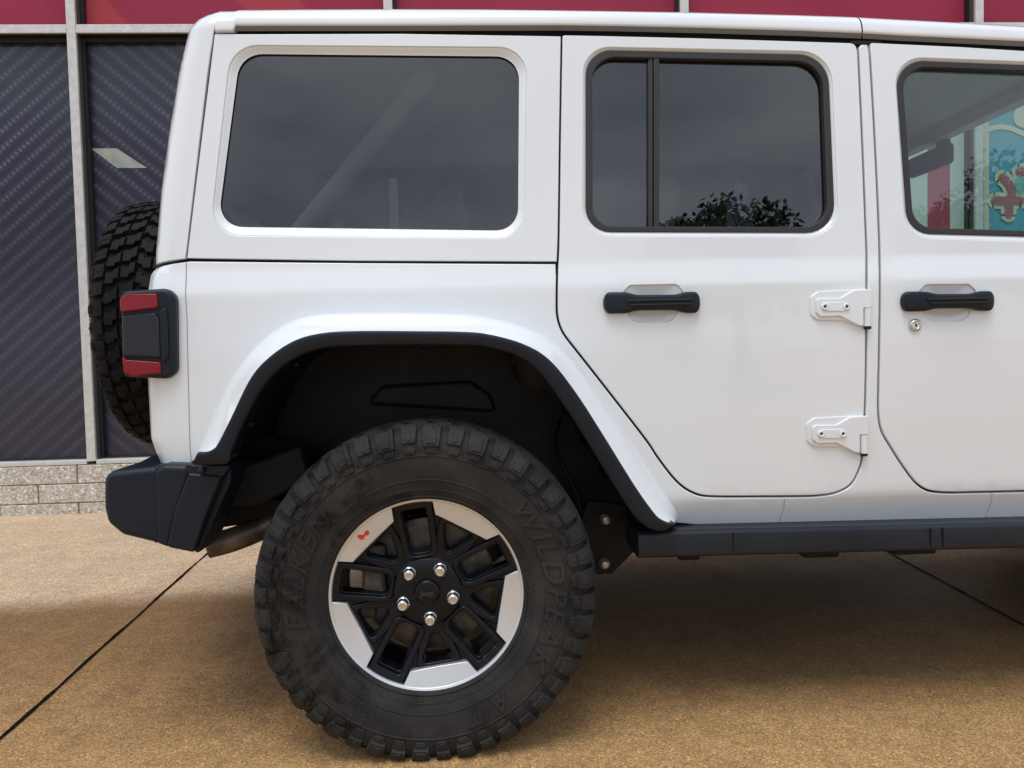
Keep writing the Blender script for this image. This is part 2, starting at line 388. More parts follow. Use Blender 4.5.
# ================================================================== SETTING
YB = 3.31                        # front plane of the shop front
conc = mat('wet_stained_concrete', (.4, .32, .22), .75)
def conc_nodes():
    nt = conc.node_tree; b = P(conc); L = nt.links.new
    t = nn(nt, 'ShaderNodeTexCoord'); sx = nn(nt, 'ShaderNodeSeparateXYZ'); L(t.outputs['Object'], sx.inputs[0])
    n1 = noise_tex(nt, 1.1, 6, .6); n2 = noise_tex(nt, 4.5, 6, .6)
    # wet region in front of the dry strip by the wall: edge near y = 1.45, wandering
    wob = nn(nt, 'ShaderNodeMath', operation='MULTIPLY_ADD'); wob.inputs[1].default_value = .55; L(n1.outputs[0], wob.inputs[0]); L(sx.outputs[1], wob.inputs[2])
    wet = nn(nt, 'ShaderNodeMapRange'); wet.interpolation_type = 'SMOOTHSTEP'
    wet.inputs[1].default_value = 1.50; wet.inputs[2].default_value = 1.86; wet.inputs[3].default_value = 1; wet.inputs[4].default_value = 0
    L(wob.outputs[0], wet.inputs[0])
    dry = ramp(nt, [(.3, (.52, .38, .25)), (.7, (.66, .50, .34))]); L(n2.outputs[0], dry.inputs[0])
    # soaked along the wet edge, drying towards -y; dark end also paints under-car shade
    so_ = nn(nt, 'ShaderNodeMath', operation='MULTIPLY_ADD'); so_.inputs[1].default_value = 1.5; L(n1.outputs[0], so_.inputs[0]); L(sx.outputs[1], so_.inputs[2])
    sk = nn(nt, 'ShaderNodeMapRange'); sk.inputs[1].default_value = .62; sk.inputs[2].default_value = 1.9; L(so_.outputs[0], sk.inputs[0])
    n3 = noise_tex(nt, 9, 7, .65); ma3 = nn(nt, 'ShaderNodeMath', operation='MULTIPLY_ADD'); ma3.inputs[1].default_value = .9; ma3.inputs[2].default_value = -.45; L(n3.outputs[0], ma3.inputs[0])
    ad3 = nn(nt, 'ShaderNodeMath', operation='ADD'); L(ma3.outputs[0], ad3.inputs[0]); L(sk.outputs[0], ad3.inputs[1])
    wet_shade = ramp(nt, [(.05, (.47, .286, .126)), (.5, (.355, .208, .088)), (.95, (.25, .143, .060))]); L(ad3.outputs[0], wet_shade.inputs[0])
    mx = nn(nt, 'ShaderNodeMix', data_type='RGBA'); L(wet.outputs[0], mx.inputs[0]); L(dry.outputs[0], mx.inputs[6]); L(wet_shade.outputs[0], mx.inputs[7])
    # grain
    g = noise_tex(nt, 170, 4, .75); gr = ramp(nt, [(.36, (.55, .53, .5)), (.5, (1, 1, 1)), (.64, (1.5, 1.5, 1.5))]); L(g.outputs[0], gr.inputs[0])
    g2 = noise_tex(nt, 26, 6, .7, stretch=(1, 1, 1)); gr2 = ramp(nt, [(.3, (.8, .8, .8)), (.7, (1.18, 1.18, 1.18))]); L(g2.outputs[0], gr2.inputs[0])
    vo = nn(nt, 'ShaderNodeTexVoronoi'); vo.inputs['Scale'].default_value = 190; L(t.outputs['Object'], vo.inputs['Vector'])
    vs = nn(nt, 'ShaderNodeSeparateColor'); L(vo.outputs['Color'], vs.inputs[0]); vr = ramp(nt, [(0, (.70, .68, .65)), (.5, (.97, .97, .97)), (.88, (1.12, 1.11, 1.1)), (1, (1.5, 1.46, 1.4))]); L(vs.outputs[0], vr.inputs[0])
    m0 = nn(nt, 'ShaderNodeMix', data_type='RGBA', blend_type='MULTIPLY'); m0.inputs[0].default_value = 1; L(mx.outputs[2], m0.inputs[6]); L(vr.outputs[0], m0.inputs[7])
    m1 = nn(nt, 'ShaderNodeMix', data_type='RGBA', blend_type='MULTIPLY'); m1.inputs[0].default_value = 1; L(m0.outputs[2], m1.inputs[6]); L(gr.outputs[0], m1.inputs[7])
    m2 = nn(nt, 'ShaderNodeMix', data_type='RGBA', blend_type='MULTIPLY'); m2.inputs[0].default_value = 1; L(m1.outputs[2], m2.inputs[6]); L(gr2.outputs[0], m2.inputs[7])
    L(m2.outputs[2], b.inputs['Base Color'])
    rr = nn(nt, 'ShaderNodeMapRange'); rr.inputs[3].default_value = .85; rr.inputs[4].default_value = .55; L(wet.outputs[0], rr.inputs[0]); L(rr.outputs[0], b.inputs['Roughness'])
    bp = nn(nt, 'ShaderNodeBump'); bp.inputs['Strength'].default_value = .5; bp.inputs['Distance'].default_value = .003; L(g.outputs[0], bp.inputs['Height']); L(bp.outputs[0], b.inputs['Normal'])
conc_nodes()
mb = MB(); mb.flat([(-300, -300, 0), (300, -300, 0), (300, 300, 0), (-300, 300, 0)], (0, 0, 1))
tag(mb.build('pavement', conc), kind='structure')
joint_m = mat('joint_filler', (.006, .005, .004), .95, spec=.1)
def joint(xa, xb, name):
    mb = MB(); n = 420; G = [[], []]
    for i in range(n+1):
        y = -12+(YB+12)*i/n; x = xa+(xb-xa)*(y-.22)/1.85; ww = .0052*(1+.45*mnoise.noise((x*3, y*9, 0))+.5*mnoise.noise((x*3, y*31, 5)))
        xo = .005*mnoise.noise((7, y*3, 2))+.0016*mnoise.noise((3, y*25, 4))
        G[0].append((x+xo-ww, y, .004)); G[1].append((x+xo+ww, y, .004))
    mb.grid(np.array(G), normals=np.tile((0, 0, 1.), (2, n+1, 1)))
    tag(mb.build(name, joint_m), kind='structure')
a = at_ground(0, 740); b = at_ground(205, 556); joint(a[0]+(b[0]-a[0])*(.22-a[1])/(b[1]-a[1]), b[0], 'pavement_joint')
a = at_ground(1024, 626); b = at_ground(905, 562); s_ = (b[0]-a[0])/(b[1]-a[1]); joint(a[0]+s_*(.22-a[1]), a[0]+s_*(2.07-a[1]), 'pavement_joint')

# ------------------------------------------------------------------ shop front (one building with parts)
bld = empty('shop_front', (0, YB, 0)); tag(bld, 'glazed shop front with dark patterned lower panels, red upper panels and block base', 'building')
bld_off = np.array((0, YB, 0))
class LMB(MB):
    """mesh in world coordinates, stored relative to its thing"""
    def build(s, name, mats, parent=None, off=None):
        o = np.array(off if off is not None else (0, 0, 0))
        s.v = [tuple(np.array(v)-o) for v in s.v]; return MB.build(s, name, mats, parent)
def bpart(name, mb, m_): return mb.build(name, m_, bld, bld_off)
block_m = mat('split_face_block', (.5, .46, .4), .9)
def block_nodes():
    nt = block_m.node_tree; L = nt.links.new; b = P(block_m)
    v = nn(nt, 'ShaderNodeTexVoronoi'); v.inputs['Scale'].default_value = 85; t = nn(nt, 'ShaderNodeTexCoord'); L(t.outputs['Object'], v.inputs['Vector'])
    n = noise_tex(nt, 60, 5, .7)
    sp = nn(nt, 'ShaderNodeSeparateColor'); L(v.outputs['Color'], sp.inputs[0])
    r1 = ramp(nt, [(.0, (.36, .31, .25)), (.35, (.52, .47, .40)), (.8, (.60, .56, .49)), (1, (.86, .84, .79))]); L(sp.outputs[0], r1.inputs[0])
    r2 = ramp(nt, [(.32, (.78, .78, .78)), (.6, (1.08, 1.08, 1.08))]); L(n.outputs[0], r2.inputs[0])
    mx = nn(nt, 'ShaderNodeMix', data_type='RGBA', blend_type='MULTIPLY'); mx.inputs[0].default_value = 1; L(r1.outputs[0], mx.inputs[6]); L(r2.outputs[0], mx.inputs[7])
    L(mx.outputs[2], b.inputs['Base Color'])
    bp = nn(nt, 'ShaderNodeBump'); bp.inputs['Distance'].default_value = .008; bp.inputs['Strength'].default_value = .5; L(n.outputs[0], bp.inputs['Height']); L(bp.outputs[0], b.inputs['Normal'])
block_nodes()
mortar_m = mat('mortar', (.27, .25, .22), .95); vary(mortar_m, 30, (.30, .27, .23), (.42, .38, .33))
BX0, BX1 = -9.0, 12.0
mb = LMB(); mb.box(((BX0+BX1)/2, YB+.16, .155), (BX1-BX0, .3, .31)); bpart('mortar_bed', mb, mortar_m)
mb = LMB(); zt = .318
rows = [(zt-.116, zt), (zt-.242, zt-.122), (-.05, zt-.248)]
jx = at(96, 475, YB)[0]
for k, (z0, z1) in enumerate(rows):
    x = jx-.5*40*.508+(.25 if k % 2 else 0)-.5
    while x < BX1:
        if x > BX0: mb.box((x+.251, YB+.05, (z0+z1)/2), (.494, .11, z1-z0), .006)
        x += .502
bpart('block_base', mb, block_m)

ZT0, ZT1 = 3.175, 3.24          # transom (from the photo, adjusted below)
ZT1 = at(30, 24, YB)[2]; ZT0 = at(30, 33, YB)[2]
ZS1 = at(40, 461.5, YB)[2]; ZS0 = .322
MX = [at(px, 4, YB)[0] for px in (64.9, 383.2, 680.2, 975.7)]
sp = (MX[3]-MX[0])/3
MX = [MX[0]-2*sp, MX[0]-sp]+MX+[MX[3]+sp, MX[3]+2*sp, MX[3]+3*sp]
MW = .058
# lower panel graphic: dark woven fibre print, direction +1 or -1
def weave(name, sgn):
    m = mat(name, (.1, .1, .13), .35, coat=.35, coat_rough=.12); nt = m.node_tree; L = nt.links.new
    t = nn(nt, 'ShaderNodeTexCoord'); mp = nn(nt, 'ShaderNodeMapping'); mp.vector_type = 'POINT'
    mp.inputs['Rotation'].default_value = (0, sgn*R(41), 0); L(t.outputs['Object'], mp.inputs[0])
    s = nn(nt, 'ShaderNodeSeparateXYZ'); L(mp.outputs[0], s.inputs[0])
    def wave(sock, period, phase=0.0):
        a = nn(nt, 'ShaderNodeMath', operation='MULTIPLY_ADD'); a.inputs[1].default_value = 2*PI/period; a.inputs[2].default_value = phase; L(sock, a.inputs[0])
        b = nn(nt, 'ShaderNodeMath', operation='SINE'); L(a.outputs[0], b.inputs[0])
        c = nn(nt, 'ShaderNodeMath', operation='MULTIPLY_ADD'); c.inputs[1].default_value = .5; c.inputs[2].default_value = .5; L(b.outputs[0], c.inputs[0]); return c
    def mul(a, b):
        c = nn(nt, 'ShaderNodeMath', operation='MULTIPLY'); L(a.outputs[0], c.inputs[0]); L(b.outputs[0], c.inputs[1]); return c
    stripe = wave(s.outputs[2], .082); bead = wave(s.outputs[0], .034)
    bb = nn(nt, 'ShaderNodeMath', operation='MULTIPLY_ADD'); bb.inputs[1].default_value = .6; bb.inputs[2].default_value = .4; L(bead.outputs[0], bb.inputs[0])
    ns = noise_tex(nt, 1.1, 3); nr = nn(nt, 'ShaderNodeMapRange'); nr.inputs[1].default_value = .3; nr.inputs[2].default_value = .7; nr.inputs[3].default_value = .55; nr.inputs[4].default_value = 1.0; L(ns.outputs[0], nr.inputs[0])
    # painted-in gradient: dimmer low down, where the glass mirrors less sky
    z = nn(nt, 'ShaderNodeSeparateXYZ'); L(t.outputs['Object'], z.inputs[0])
    fz = nn(nt, 'ShaderNodeMapRange'); fz.inputs[1].default_value = .3; fz.inputs[2].default_value = 2.6; fz.inputs[3].default_value = .45; fz.inputs[4].default_value = 1; L(z.outputs[2], fz.inputs[0])
    pw = nn(nt, 'ShaderNodeMath', operation='POWER'); pw.inputs[1].default_value = 1.7; L(stripe.outputs[0], pw.inputs[0])
    k = mul(mul(mul(pw, bb), nr), fz)
    r = ramp(nt, [(0, (.015, .016, .032)), (.5, (.044, .045, .080)), (1, (.15, .15, .25))]); L(k.outputs[0], r.inputs[0]); L(r.outputs[0], P(m).inputs['Base Color'])
    return m
weave_a = weave('woven_print', 1); weave_b = weave('woven_print_mirrored', -1)
def redpanel(name, c0, c1):
    m = mat(name, c0, .5, spec=.2); nt = m.node_tree; L = nt.links.new
    t = nn(nt, 'ShaderNodeTexCoord'); s = nn(nt, 'ShaderNodeSeparateXYZ'); L(t.outputs['Object'], s.inputs[0])
    a = nn(nt, 'ShaderNodeMath', operation='MULTIPLY_ADD'); a.inputs[1].default_value = .9; L(s.outputs[2], a.inputs[0]); L(s.outputs[0], a.inputs[2])
    b = nn(nt, 'ShaderNodeMath', operation='PINGPONG'); b.inputs[1].default_value = .62; L(a.outputs[0], b.inputs[0])
    r = ramp(nt, [(.0, c0), (.40, c0), (.44, c1), (1, c1)]); r.color_ramp.interpolation = 'LINEAR'; L(b.outputs[0], r.inputs[0])
    L(r.outputs[0], P(m).inputs['Base Color']); return m
red_a = redpanel('red_print', (.32, .030, .068), (.30, .028, .063)); red_b = redpanel('red_print_banded', (.31, .029, .066), (.39, .050, .066))
white_film = mat('white_film', (.62, .66, .63), .4, coat=.3)
blue_film = mat('blue_poster', (.10, .36, .50), .4, coat=.3)
cream = mat('cream_print', (.66, .62, .50), .45); pink = mat('dusky_pink_print', (.42, .16, .20), .45); teal = mat('teal_print', (.20, .50, .48), .45)
red_film = mat('red_film', (.40, .06, .10), .4, coat=.3)
pale_patch = mat('pale_patch', (.33, .37, .35), .4); vary(pale_patch, 9, (.26, .31, .30), (.44, .43, .36), .35, .65)
ZTOP = 4.6
side_m = mat('mullion_return', (.10, .092, .085), .5)
for k, x in enumerate(MX):
    mul = LMB(); mul.box((x+MW/2, YB+.012, (ZS0+ZTOP)/2+.02), (MW, .024, ZTOP-ZS0), .004); mul.cur = 1; mul.box((x+MW/2, YB+.062, (ZS0+ZTOP)/2+.02), (MW-.006, .08, ZTOP-ZS0-.01)); bpart('mullion', mul, [alu, side_m])
for k in range(len(MX)-1):
    xa, xb = MX[k]+MW, MX[k+1]
    zm_ = (ZT0+ZT1)/2; mb = LMB(); mb.box(((xa+xb)/2, YB+.016, (zm_+ZT1)/2), (xb-xa-.001, .022, ZT1-zm_), .003)
    mb.box(((xa+xb)/2, YB+.011, (ZT0+zm_)/2), (xb-xa-.001, .022, zm_-ZT0-.001), .003); mb.cur = 1; mb.box(((xa+xb)/2, YB+.066, zm_), (xb-xa-.002, .08, ZT1-ZT0-.008)); bpart('transom', mb, [alu, bronze])
    mb = LMB(); mb.box(((xa+xb)/2, YB+.045, (ZS0+ZS1)/2), (xb-xa-.001, .09, ZS1-ZS0), .005); bpart('sill', mb, alu)
    g = LMB(); d_ = .022
    for (x0, x1, z0, z1) in ((xa, xa+d_, ZS1, ZT0), (xb-d_*.5, xb, ZS1, ZT0), (xa+d_, xb-d_*.5, ZT0-d_*1.3, ZT0), (xa+d_, xb-d_*.5, ZS1, ZS1+.008),
                             (xa, xa+d_, ZT1, ZTOP), (xb-d_*.4, xb, ZT1, ZTOP)):
        g.box(((x0+x1)/2, YB+.095, (z0+z1)/2), (x1-x0, .05, z1-z0))
    bpart('gasket', g, bronze)
    right = k >= 5
    mb = LMB(); mb.box(((xa+xb)/2, YB+.125, (ZS1+ZT0)/2), (xb-xa+.01, .03, ZT0-ZS1+.02))
    sgn = weave_a if k % 2 == 1 else weave_b
    o = bpart('lower_panel', mb, blue_film if right else sgn)
    mb = LMB(); mb.box(((xa+xb)/2, YB+.125, (ZT1+ZTOP)/2), (xb-xa+.01, .03, ZTOP-ZT1)); bpart('upper_panel', mb, red_b if k == 2 else red_a)
mb = LMB(); mb.box(((BX0+BX1)/2, YB+.3, ZTOP+.8), (BX1-BX0, .5, 1.6)); bpart('upper_wall', mb, red_a)
mb = LMB(); mb.box(((BX0+BX1)/2, YB+.62, 2.3), (BX1-BX0, .5, 4.6)); bpart('back_wall', mb, dark)
# pale parallelogram on the second lower panel
q = [at(x, y, YB+.11) for x, y in ((91, 148.5), (117, 148.5), (147, 168), (117, 168))]
mb = LMB(); mb.flat([(p_[0], YB+.1075, p_[2]) for p_ in q], (0, -1, 0)); bpart('pale_mark', mb, pale_patch)

# ================================================================== CAR
YC = 0.94
car = empty('white_off_road_car', (0, YC, 0))
tag(car, 'white four-door off-road car with black bumper and rear spare wheel, parked before the shop front', 'car')
CO = np.array((0, YC, 0))
def cpart(name, mb, m_, parent=None, off=None):
    o = np.array(CO if parent is None else (off if off is not None else CO))
    mb.v = [tuple(np.array(v)-o) for v in mb.v]; mb.n = mb.n
    return MB.build(mb, name, m_, parent or car)
def cpart0(name, mb, m_, parent):     # child of a part whose own origin is the car's origin
    return cpart(name, mb, m_, parent, CO)

# side profile y(z)
_zt = np.array([.0, .50, .535, .585, .60, .80, 1.0, 1.145, 1.152, 1.207, 1.214, 1.40, 1.60, 1.85, 2.2])
_yt = np.array([.19, .172, .158, .136, .133, .128, .127, .131, .132, .149, .1505, .172, .196, .227, .27])
_zz = np.arange(0, 2.2, .002); _yy = np.interp(_zz, _zt, _yt)
_k = np.exp(-.5*(np.arange(-12, 13)*.002/.006)**2); _k /= _k.sum(); _yy = np.convolve(np.pad(_yy, 12, mode='edge'), _k, 'valid')
def g0(z): return float(np.interp(z, _zz, _yy))
def g(x, z): return g0(z)
BRK = (.535, .56, .585, .60, 1.14, 1.148, 1.156, 1.165, 1.18, 1.195, 1.203, 1.211, 1.22)
def S(x, y, off=0.0):
    Y = .15
    for _ in range(8): p = at(x, y, Y+off); Y = g0(p[2])
    return (p[0], p[2])
def SS(pts, off=0.0): return [S(x, y, off) for x, y in pts]

# ---- traced seams (pixels on the photograph, mapped onto the real side surface)
door_rear_edge = spline([(561.6, 36), (560, 130), (558.6, 235), (557.3, 270), (556.8, 300), (557.2, 314), (559.5, 324.6), (563.6, 333.4), (568.6, 340.5)], 5)
door_low = spline([(568.6, 340.5), (595, 374), (620, 406), (647, 441), (657.6, 457), (671.6, 475.5), (682, 486), (692.7, 492.6), (705, 496.2), (728, 497)], 5)
door_bot = spline([(728, 497), (770, 496.8), (800, 496.6), (817.4, 496), (835.7, 493), (850.5, 485), (858.5, 471.4), (862.7, 455), (865.2, 412), (866.6, 350), (867, 253)], 5)
door_front = spline([(867, 253), (862.6, 140), (858.6, 52)], 4)
rear_door = door_rear_edge+door_low[1:]+door_bot[1:]+door_front[1:]+[(857.4, 46.5), (855.4, 43.6), (852, 42), (850, 41.8)]+[(700, 37.0), (600, 34.6), (566, 34), (563, 34.4)]
fd_left = spline([(869.6, 44), (875, 138), (880, 255), (879.6, 340), (878.7, 385), (878.6, 412), (881.4, 430), (890.5, 446.5), (904, 467.5), (915.7, 482.5), (927, 490.2), (940, 492.6), (955, 493)], 6)
front_door = fd_left+[(1024, 491.5), (1180, 488.5)]+[(1204, 484), (1216, 470), (1219, 440), (1216, 262)]+[(1066, 54), (1060, 51.5), (1024, 49.6), (960, 45.6), (873, 41.6), (871, 42)]

paint_parts = []
# ---- rear door
rd_hole = rpoly([(583.5, 46.8, 26), (831, 52, 32), (839.5, 236.5, 30), (583, 235.6, 28)])
cup_r = rpoly([(630, 285.5, 6), (677, 284.5, 6), (684, 293, 6), (674, 321.5, 13), (631, 322, 13), (622, 294, 6)])
mb = MB(); panel(mb, SS(rear_door), [SS(rd_hole), SS(cup_r)], g, gap=.0028, r=.0032, breaks=BRK)
def bevel_in(mb, outer_px, inner_px, depth, n=220, r0=.0):
    n = 220
    A = resample(SS(outer_px)+[SS(outer_px)[0]], n+1)[:-1]; B = resample(SS(inner_px)+[SS(inner_px)[0]], n+1)[:-1]
    # pair by angle round the centre
    c = B.mean(0)
    def order(Q):
        Q = np.array(Q); a = np.arctan2(Q[:, 1]-c[1], Q[:, 0]-c[0]); return Q[np.argsort(a)]
    A, B = order(A), order(B); G = []
    for t in (0, .12, .3, .6, .85, 1.0):
        e = t*t*(3-2*t); G.append([(A[i][0]*(1-t)+B[i][0]*t, g0(A[i][1]*(1-t)+B[i][1]*t)+.0034+depth*e, A[i][1]*(1-t)+B[i][1]*t) for i in range(n)])
    dA = A-c; dA /= np.linalg.norm(dA, axis=1, keepdims=True); A2 = A+dA*.003
    G.insert(0, [(a[0], g0(a[1])+.0062, a[1]) for a in A2])
    mb.grid(G, closed_v=True)
rd_frame = rpoly([(586, 48.8, 25), (829, 54.0, 31), (836.5, 232.5, 28), (586, 231.5, 25)])
bevel_in(mb, rd_hole, rd_frame, .005)
def bowl(mb, outline_px, depth, n=40):
    A = resample(SS(outline_px)+[SS(outline_px)[0]], n+1)[:-1]; c = A.mean(0); G = []
    for t, d in ((0, .0034), (.06, .006), (.2, .4), (.4, .75), (.65, .95), (.97, 1.0)):
        dd = .0034+(1-(1-t)**2)*.011
        G.append([(a[0]*(1-t)+c[0]*t, g0(a[1]*(1-t)+c[1]*t)+dd, a[1]*(1-t)+c[1]*t) for a in A])
    mb.grid(G, closed_v=True)
bowl(mb, cup_r, .016)
rear_door_o = cpart('rear_door', mb, paint)
# frame + glass + divider
def frame_and_glass(door, outer, inner, glass_m, gd=.020, divider=None):
    mb = MB(); panel(mb, SS(outer), [SS(inner)], g, gap=0, r=.003, thick=.030, off=.0045, step=.03); f_ = cpart0('window_frame', mb, trim, door)
    mb = MB(); panel(mb, SS(outer, gd), [], lambda x, z: g0(z), gap=.004, r=0, thick=.0035, off=gd, step=.06); cpart0('window_glass', mb, glass_m, door)
    if divider:
        mb = MB(); x0, x1, yt, yb = divider
        panel(mb, SS([(x0, yt), (x0+4.6, yt), (x0+4.6, yb), (x0, yb)]), [], g, gap=0, r=.002, thick=.016, off=.0085, step=.05)
        panel(mb, SS([(x0+5.4, yt), (x1, yt), (x1, yb), (x0+5.4, yb)]), [], g, gap=0, r=.002, thick=.016, off=.0068, step=.05)
        cpart0('window_divider', mb, trim, door)
rd_inner = rpoly([(592.5, 56, 23), (823, 61, 27), (829, 226.5, 23), (593, 226, 20)])
frame_and_glass(rear_door_o, rd_frame, rd_inner, privacy, .021, (649, 660, 53, 229))
# ---- front door
fd_hole = rpoly([(894.5, 57, 25), (1052, 63, 24), (1174, 245, 30), (906, 237.5, 27)])
fd_frame = rpoly([(896.5, 59, 25), (1050, 65, 22), (1168, 240, 26), (909, 233, 25)])
fd_inner = rpoly([(903, 65.5, 22), (1046, 71, 20), (1156, 234, 22), (915, 227, 21)])
cup_f = rpoly([(926, 284.8, 6), (969, 284.5, 6), (977, 292, 6), (967, 320.5, 13), (926, 321, 13), (918, 293, 6)])
mb = MB(); panel(mb, SS(front_door), [SS(fd_hole), SS(cup_f)], g, gap=.0030, r=.0032, breaks=BRK)
bevel_in(mb, fd_hole, fd_frame, .005); bowl(mb, cup_f, .016)
front_door_o = cpart('front_door', mb, paint)
frame_and_glass(front_door_o, fd_frame, fd_inner, clear, .021)

def handle(door, x0, x1, yc0, yc1, h):
    """pull handle: wide ends, waisted grip standing proud of the door"""
    mb = MB(); n = 44; G = []
    for i in range(n+1):
        t = .5-.5*math.cos(PI*i/n); px = x0+(x1-x0)*t; py = yc0+(yc1-yc0)*t
        e = min(t, 1-t)*(x1-x0)
        end = math.sqrt(max(0.0, 1-(max(0, 6-e)/6)**2)) if e < 6 else 1
        waist = 1-.27*(1/(1+math.exp(-(e-27)/2.2))) if t < .5 else 1-.27*(1/(1+math.exp(-(e-20)/2.2)))
        c = S(px, py); hh = max(.0008, (h/2)*end*waist*.00255); stand = .024+.006*math.sin(PI*t); stand *= (.55+.45*end)
        row = []
        for k in range(16):
            a = 2*PI*k/16; ca, sa = math.cos(a), math.sin(a)
            sq = lambda v, p=.55: math.copysign(abs(v)**p, v)
            yy = g0(c[1])-(stand*(.5-.5*sq(ca))) if True else 0
            row.append((c[0], g0(c[1])+.004-stand*(.5+.5*sq(-ca)), c[1]+hh*sq(sa)))
        G.append(row)
    mb.grid(np.array(G), closed_v=True); mb.flat(G[0], (-1, 0, 0)); mb.flat(G[-1], (1, 0, 0))
    # groove and raised lip on the grip
    c0, c1 = S(x0+21, (yc0*.78+yc1*.22)-2.4), S(x1-9, yc1-1.6); yy = g0(c0[1])-.0262
    hb = cpart0('door_handle', mb, plastic, door)
    mb = MB(); mb.box(((c0[0]+c1[0])/2, yy-.0005, (c0[1]+c1[1])/2), (c1[0]-c0[0], .008, .0055), .002)
    mb.box(((c0[0]+c1[0])/2+.004, yy-.0015, (c0[1]+c1[1])/2-.011), (c1[0]-c0[0]-.012, .008, .004), .0018); 
    return hb, mb
hb, gm = handle(rear_door_o, 603, 699, 303.2, 302.6, 21.5); gm2 = gm
o = cpart0('handle_groove', gm, gasket, rear_door_o)
hb, gm = handle(front_door_o, 900, 991.4, 301.8, 301.2, 20.5); cpart0('handle_groove', gm, gasket, front_door_o)
# key lock under the front handle
c = S(914.6, 325.3); yy = g0(c[1]); mb = MB()
mb.lathe([(.0, -.007), (.008, -.007)], (c[0], yy, c[1])); mb.lathe([(.008, -.007), (.0095, -.009), (.013, -.0085), (.0165, -.005), (.017, .003)], (c[0], yy, c[1]), seg=32)
lock = cpart0('key_lock', mb, chrome, front_door_o)
mb = MB(); mb.box((c[0], yy-.0072, c[1]), (.0022, .004, .009)); cpart0('key_slot', mb, gasket, front_door_o)

def hinge(dx, dy):
    T_ = lambda pts: [(x+dx, y+dy) for x, y in pts]
    mb = MB()
    base = rpoly([(809.5, 297, 5), (817, 291.5, 5), (866, 288.8, 1), (866, 325.5, 1), (856, 326, 3), (842, 320.8, 4), (817, 320.5, 6), (810, 315, 5)])
    panel(mb, SS(T_(base)), [], g, r=.003, thick=.010, off=-.005, step=.02)
    strap = rpoly([(814.5, 298.5, 4), (838, 298.2, 6), (851, 290.6, 5), (870, 289.0, 1), (870, 308, .5), (861.5, 308, 1), (861.5, 326.6, 1), (856, 325.6, 3), (838, 316.2, 6), (819, 317, 4), (814.5, 313, 4)])
    panel(mb, SS(T_(strap)), [], g, r=.003, thick=.012, off=-.0125, step=.02)
    rib = rpoly([(822, 302.5, 2), (844, 302.5, 2), (844, 311.5, 2), (822, 311.5, 2)])
    panel(mb, SS(T_(rib)), [], g, r=.0018, thick=.006, off=-.0155, step=.02)
    c = [S(*T_([q])[0]) for q in ((866, 308.5), (866, 326.5))]; yy = g0(c[0][1])-.0085
    mb.tube([(c[0][0], yy, c[0][1]), (c[1][0], yy, c[1][1])], .0092, 16)
    h_ = cpart0('hinge', mb, paint, rear_door_o)
    for q in ((822.2, 307), (843.8, 307)):
        c = S(*T_([q])[0]); yy = g0(c[1])-.0145; mb2 = MB()
        mb2.lathe([(.0035, -.0005), (.0045, -.004), (.0075, -.004), (.009, -.0025), (.0095, .004)], (c[0], yy, c[1]), seg=20)
        mb2.cur = 1; mb2.lathe([(.0, -.0012), (.004, -.0012)], (c[0], yy, c[1]), seg=12)
        cpart0('hinge_bolt', mb2, [paint, gasket], rear_door_o)
    c = S(*T_([(866, 327.8)])[0]); mb2 = MB(); mb2.lathe([(0, .0), (.0085, .0), (.009, .004), (.009, .008)], (c[0], g0(c[1])-.0085, c[1]-.004), 'Z', 14); cpart0('hinge_pin', mb2, gasket, rear_door_o)
hinge(0, 0); hinge(-3.6, 126.2)

# ---- tub (quarter panel, B pillar, rocker) with the wheel opening
flare_joint = spline([(197.8, 452), (215.5, 412), (237.4, 372.5), (259.3, 345.5), (284, 326.5), (308.5, 317), (344, 314.6), (400, 314.2), (440, 314.8), (478.6, 317.6), (517.7, 326.8), (549, 340.8), (568.4, 357), (592, 387), (623, 429), (654, 478), (672, 504), (677, 513), (677.4, 519.5)], 6)
flare_lip = spline([(198.6, 452.6), (206, 452.6), (212, 450.5), (218, 445), (232, 417.6), (251, 379), (270, 357.4), (295, 341), (322, 333.6), (358, 331.4), (420, 331.6), (460, 332.2), (486.4, 334.4), (521.5, 343.8), (549, 360), (576, 393.6), (603.6, 436.5), (635, 487), (654.4, 514), (661, 520), (665, 522), (669.5, 523.5), (673.5, 522.5)], 6)
flare_in = spline([(193, 464.5), (226.5, 464), (231, 456), (234.7, 445), (251, 409.4), (270, 379.3), (295, 358.8), (325, 348.4), (371.4, 345.8), (420, 345.4), (460, 345.6), (486, 347.5), (517.7, 357), (541, 375.6), (572, 418.6), (603.6, 469.8), (631, 512.6), (646.6, 527), (657, 531), (665, 530.5), (672, 526)], 6)
_tp = [at(x, y, .19) for x, y in ((165.5, 468), (164.2, 463), (158.5, 450), (153.8, 436), (151, 381), (150, 289), (150.5, 274))]
_zs = at(350, 261.8, .151)[2]; _tz = [p_[2] for p_ in _tp]+[_zs+.001]; _tx = [p_[0] for p_ in _tp]+[at(158, 264.2, .19)[0]]
REARX = lambda z: float(np.interp(z, _tz, _tx))
RC = .055
def tub_surf(x, z):
    d = x-REARX(z); y = g0(z)
    if d < RC: d = max(d, 0); y += RC-math.sqrt(max(0, RC*RC-(RC-d)**2))
    return y
arch = SS(flare_joint)                      # hidden behind the flare
arch_in = [(x*.985+.0, z-.012) for x, z in arch]
zb = S(190, 466)[1]
outline = [(REARX(_zs)+.001, _zs)]+SS([(190, 260.3), (350, 261.9), (540, 262.9), (556.4, 262.9)])
outline += SS(door_rear_edge[16:])+SS(door_low[1:])+SS(door_bot[1:])+SS(door_front[1:])+SS([(858.4, 47), (861, 43.5), (868.5, 43.6)])
outline += SS(fd_left[1:])+SS([(1024, 491.5), (1180, 488.5), (1204, 484), (1216, 470), (1219, 440), (1222, 300), (1240, 300), (1240, 512)])
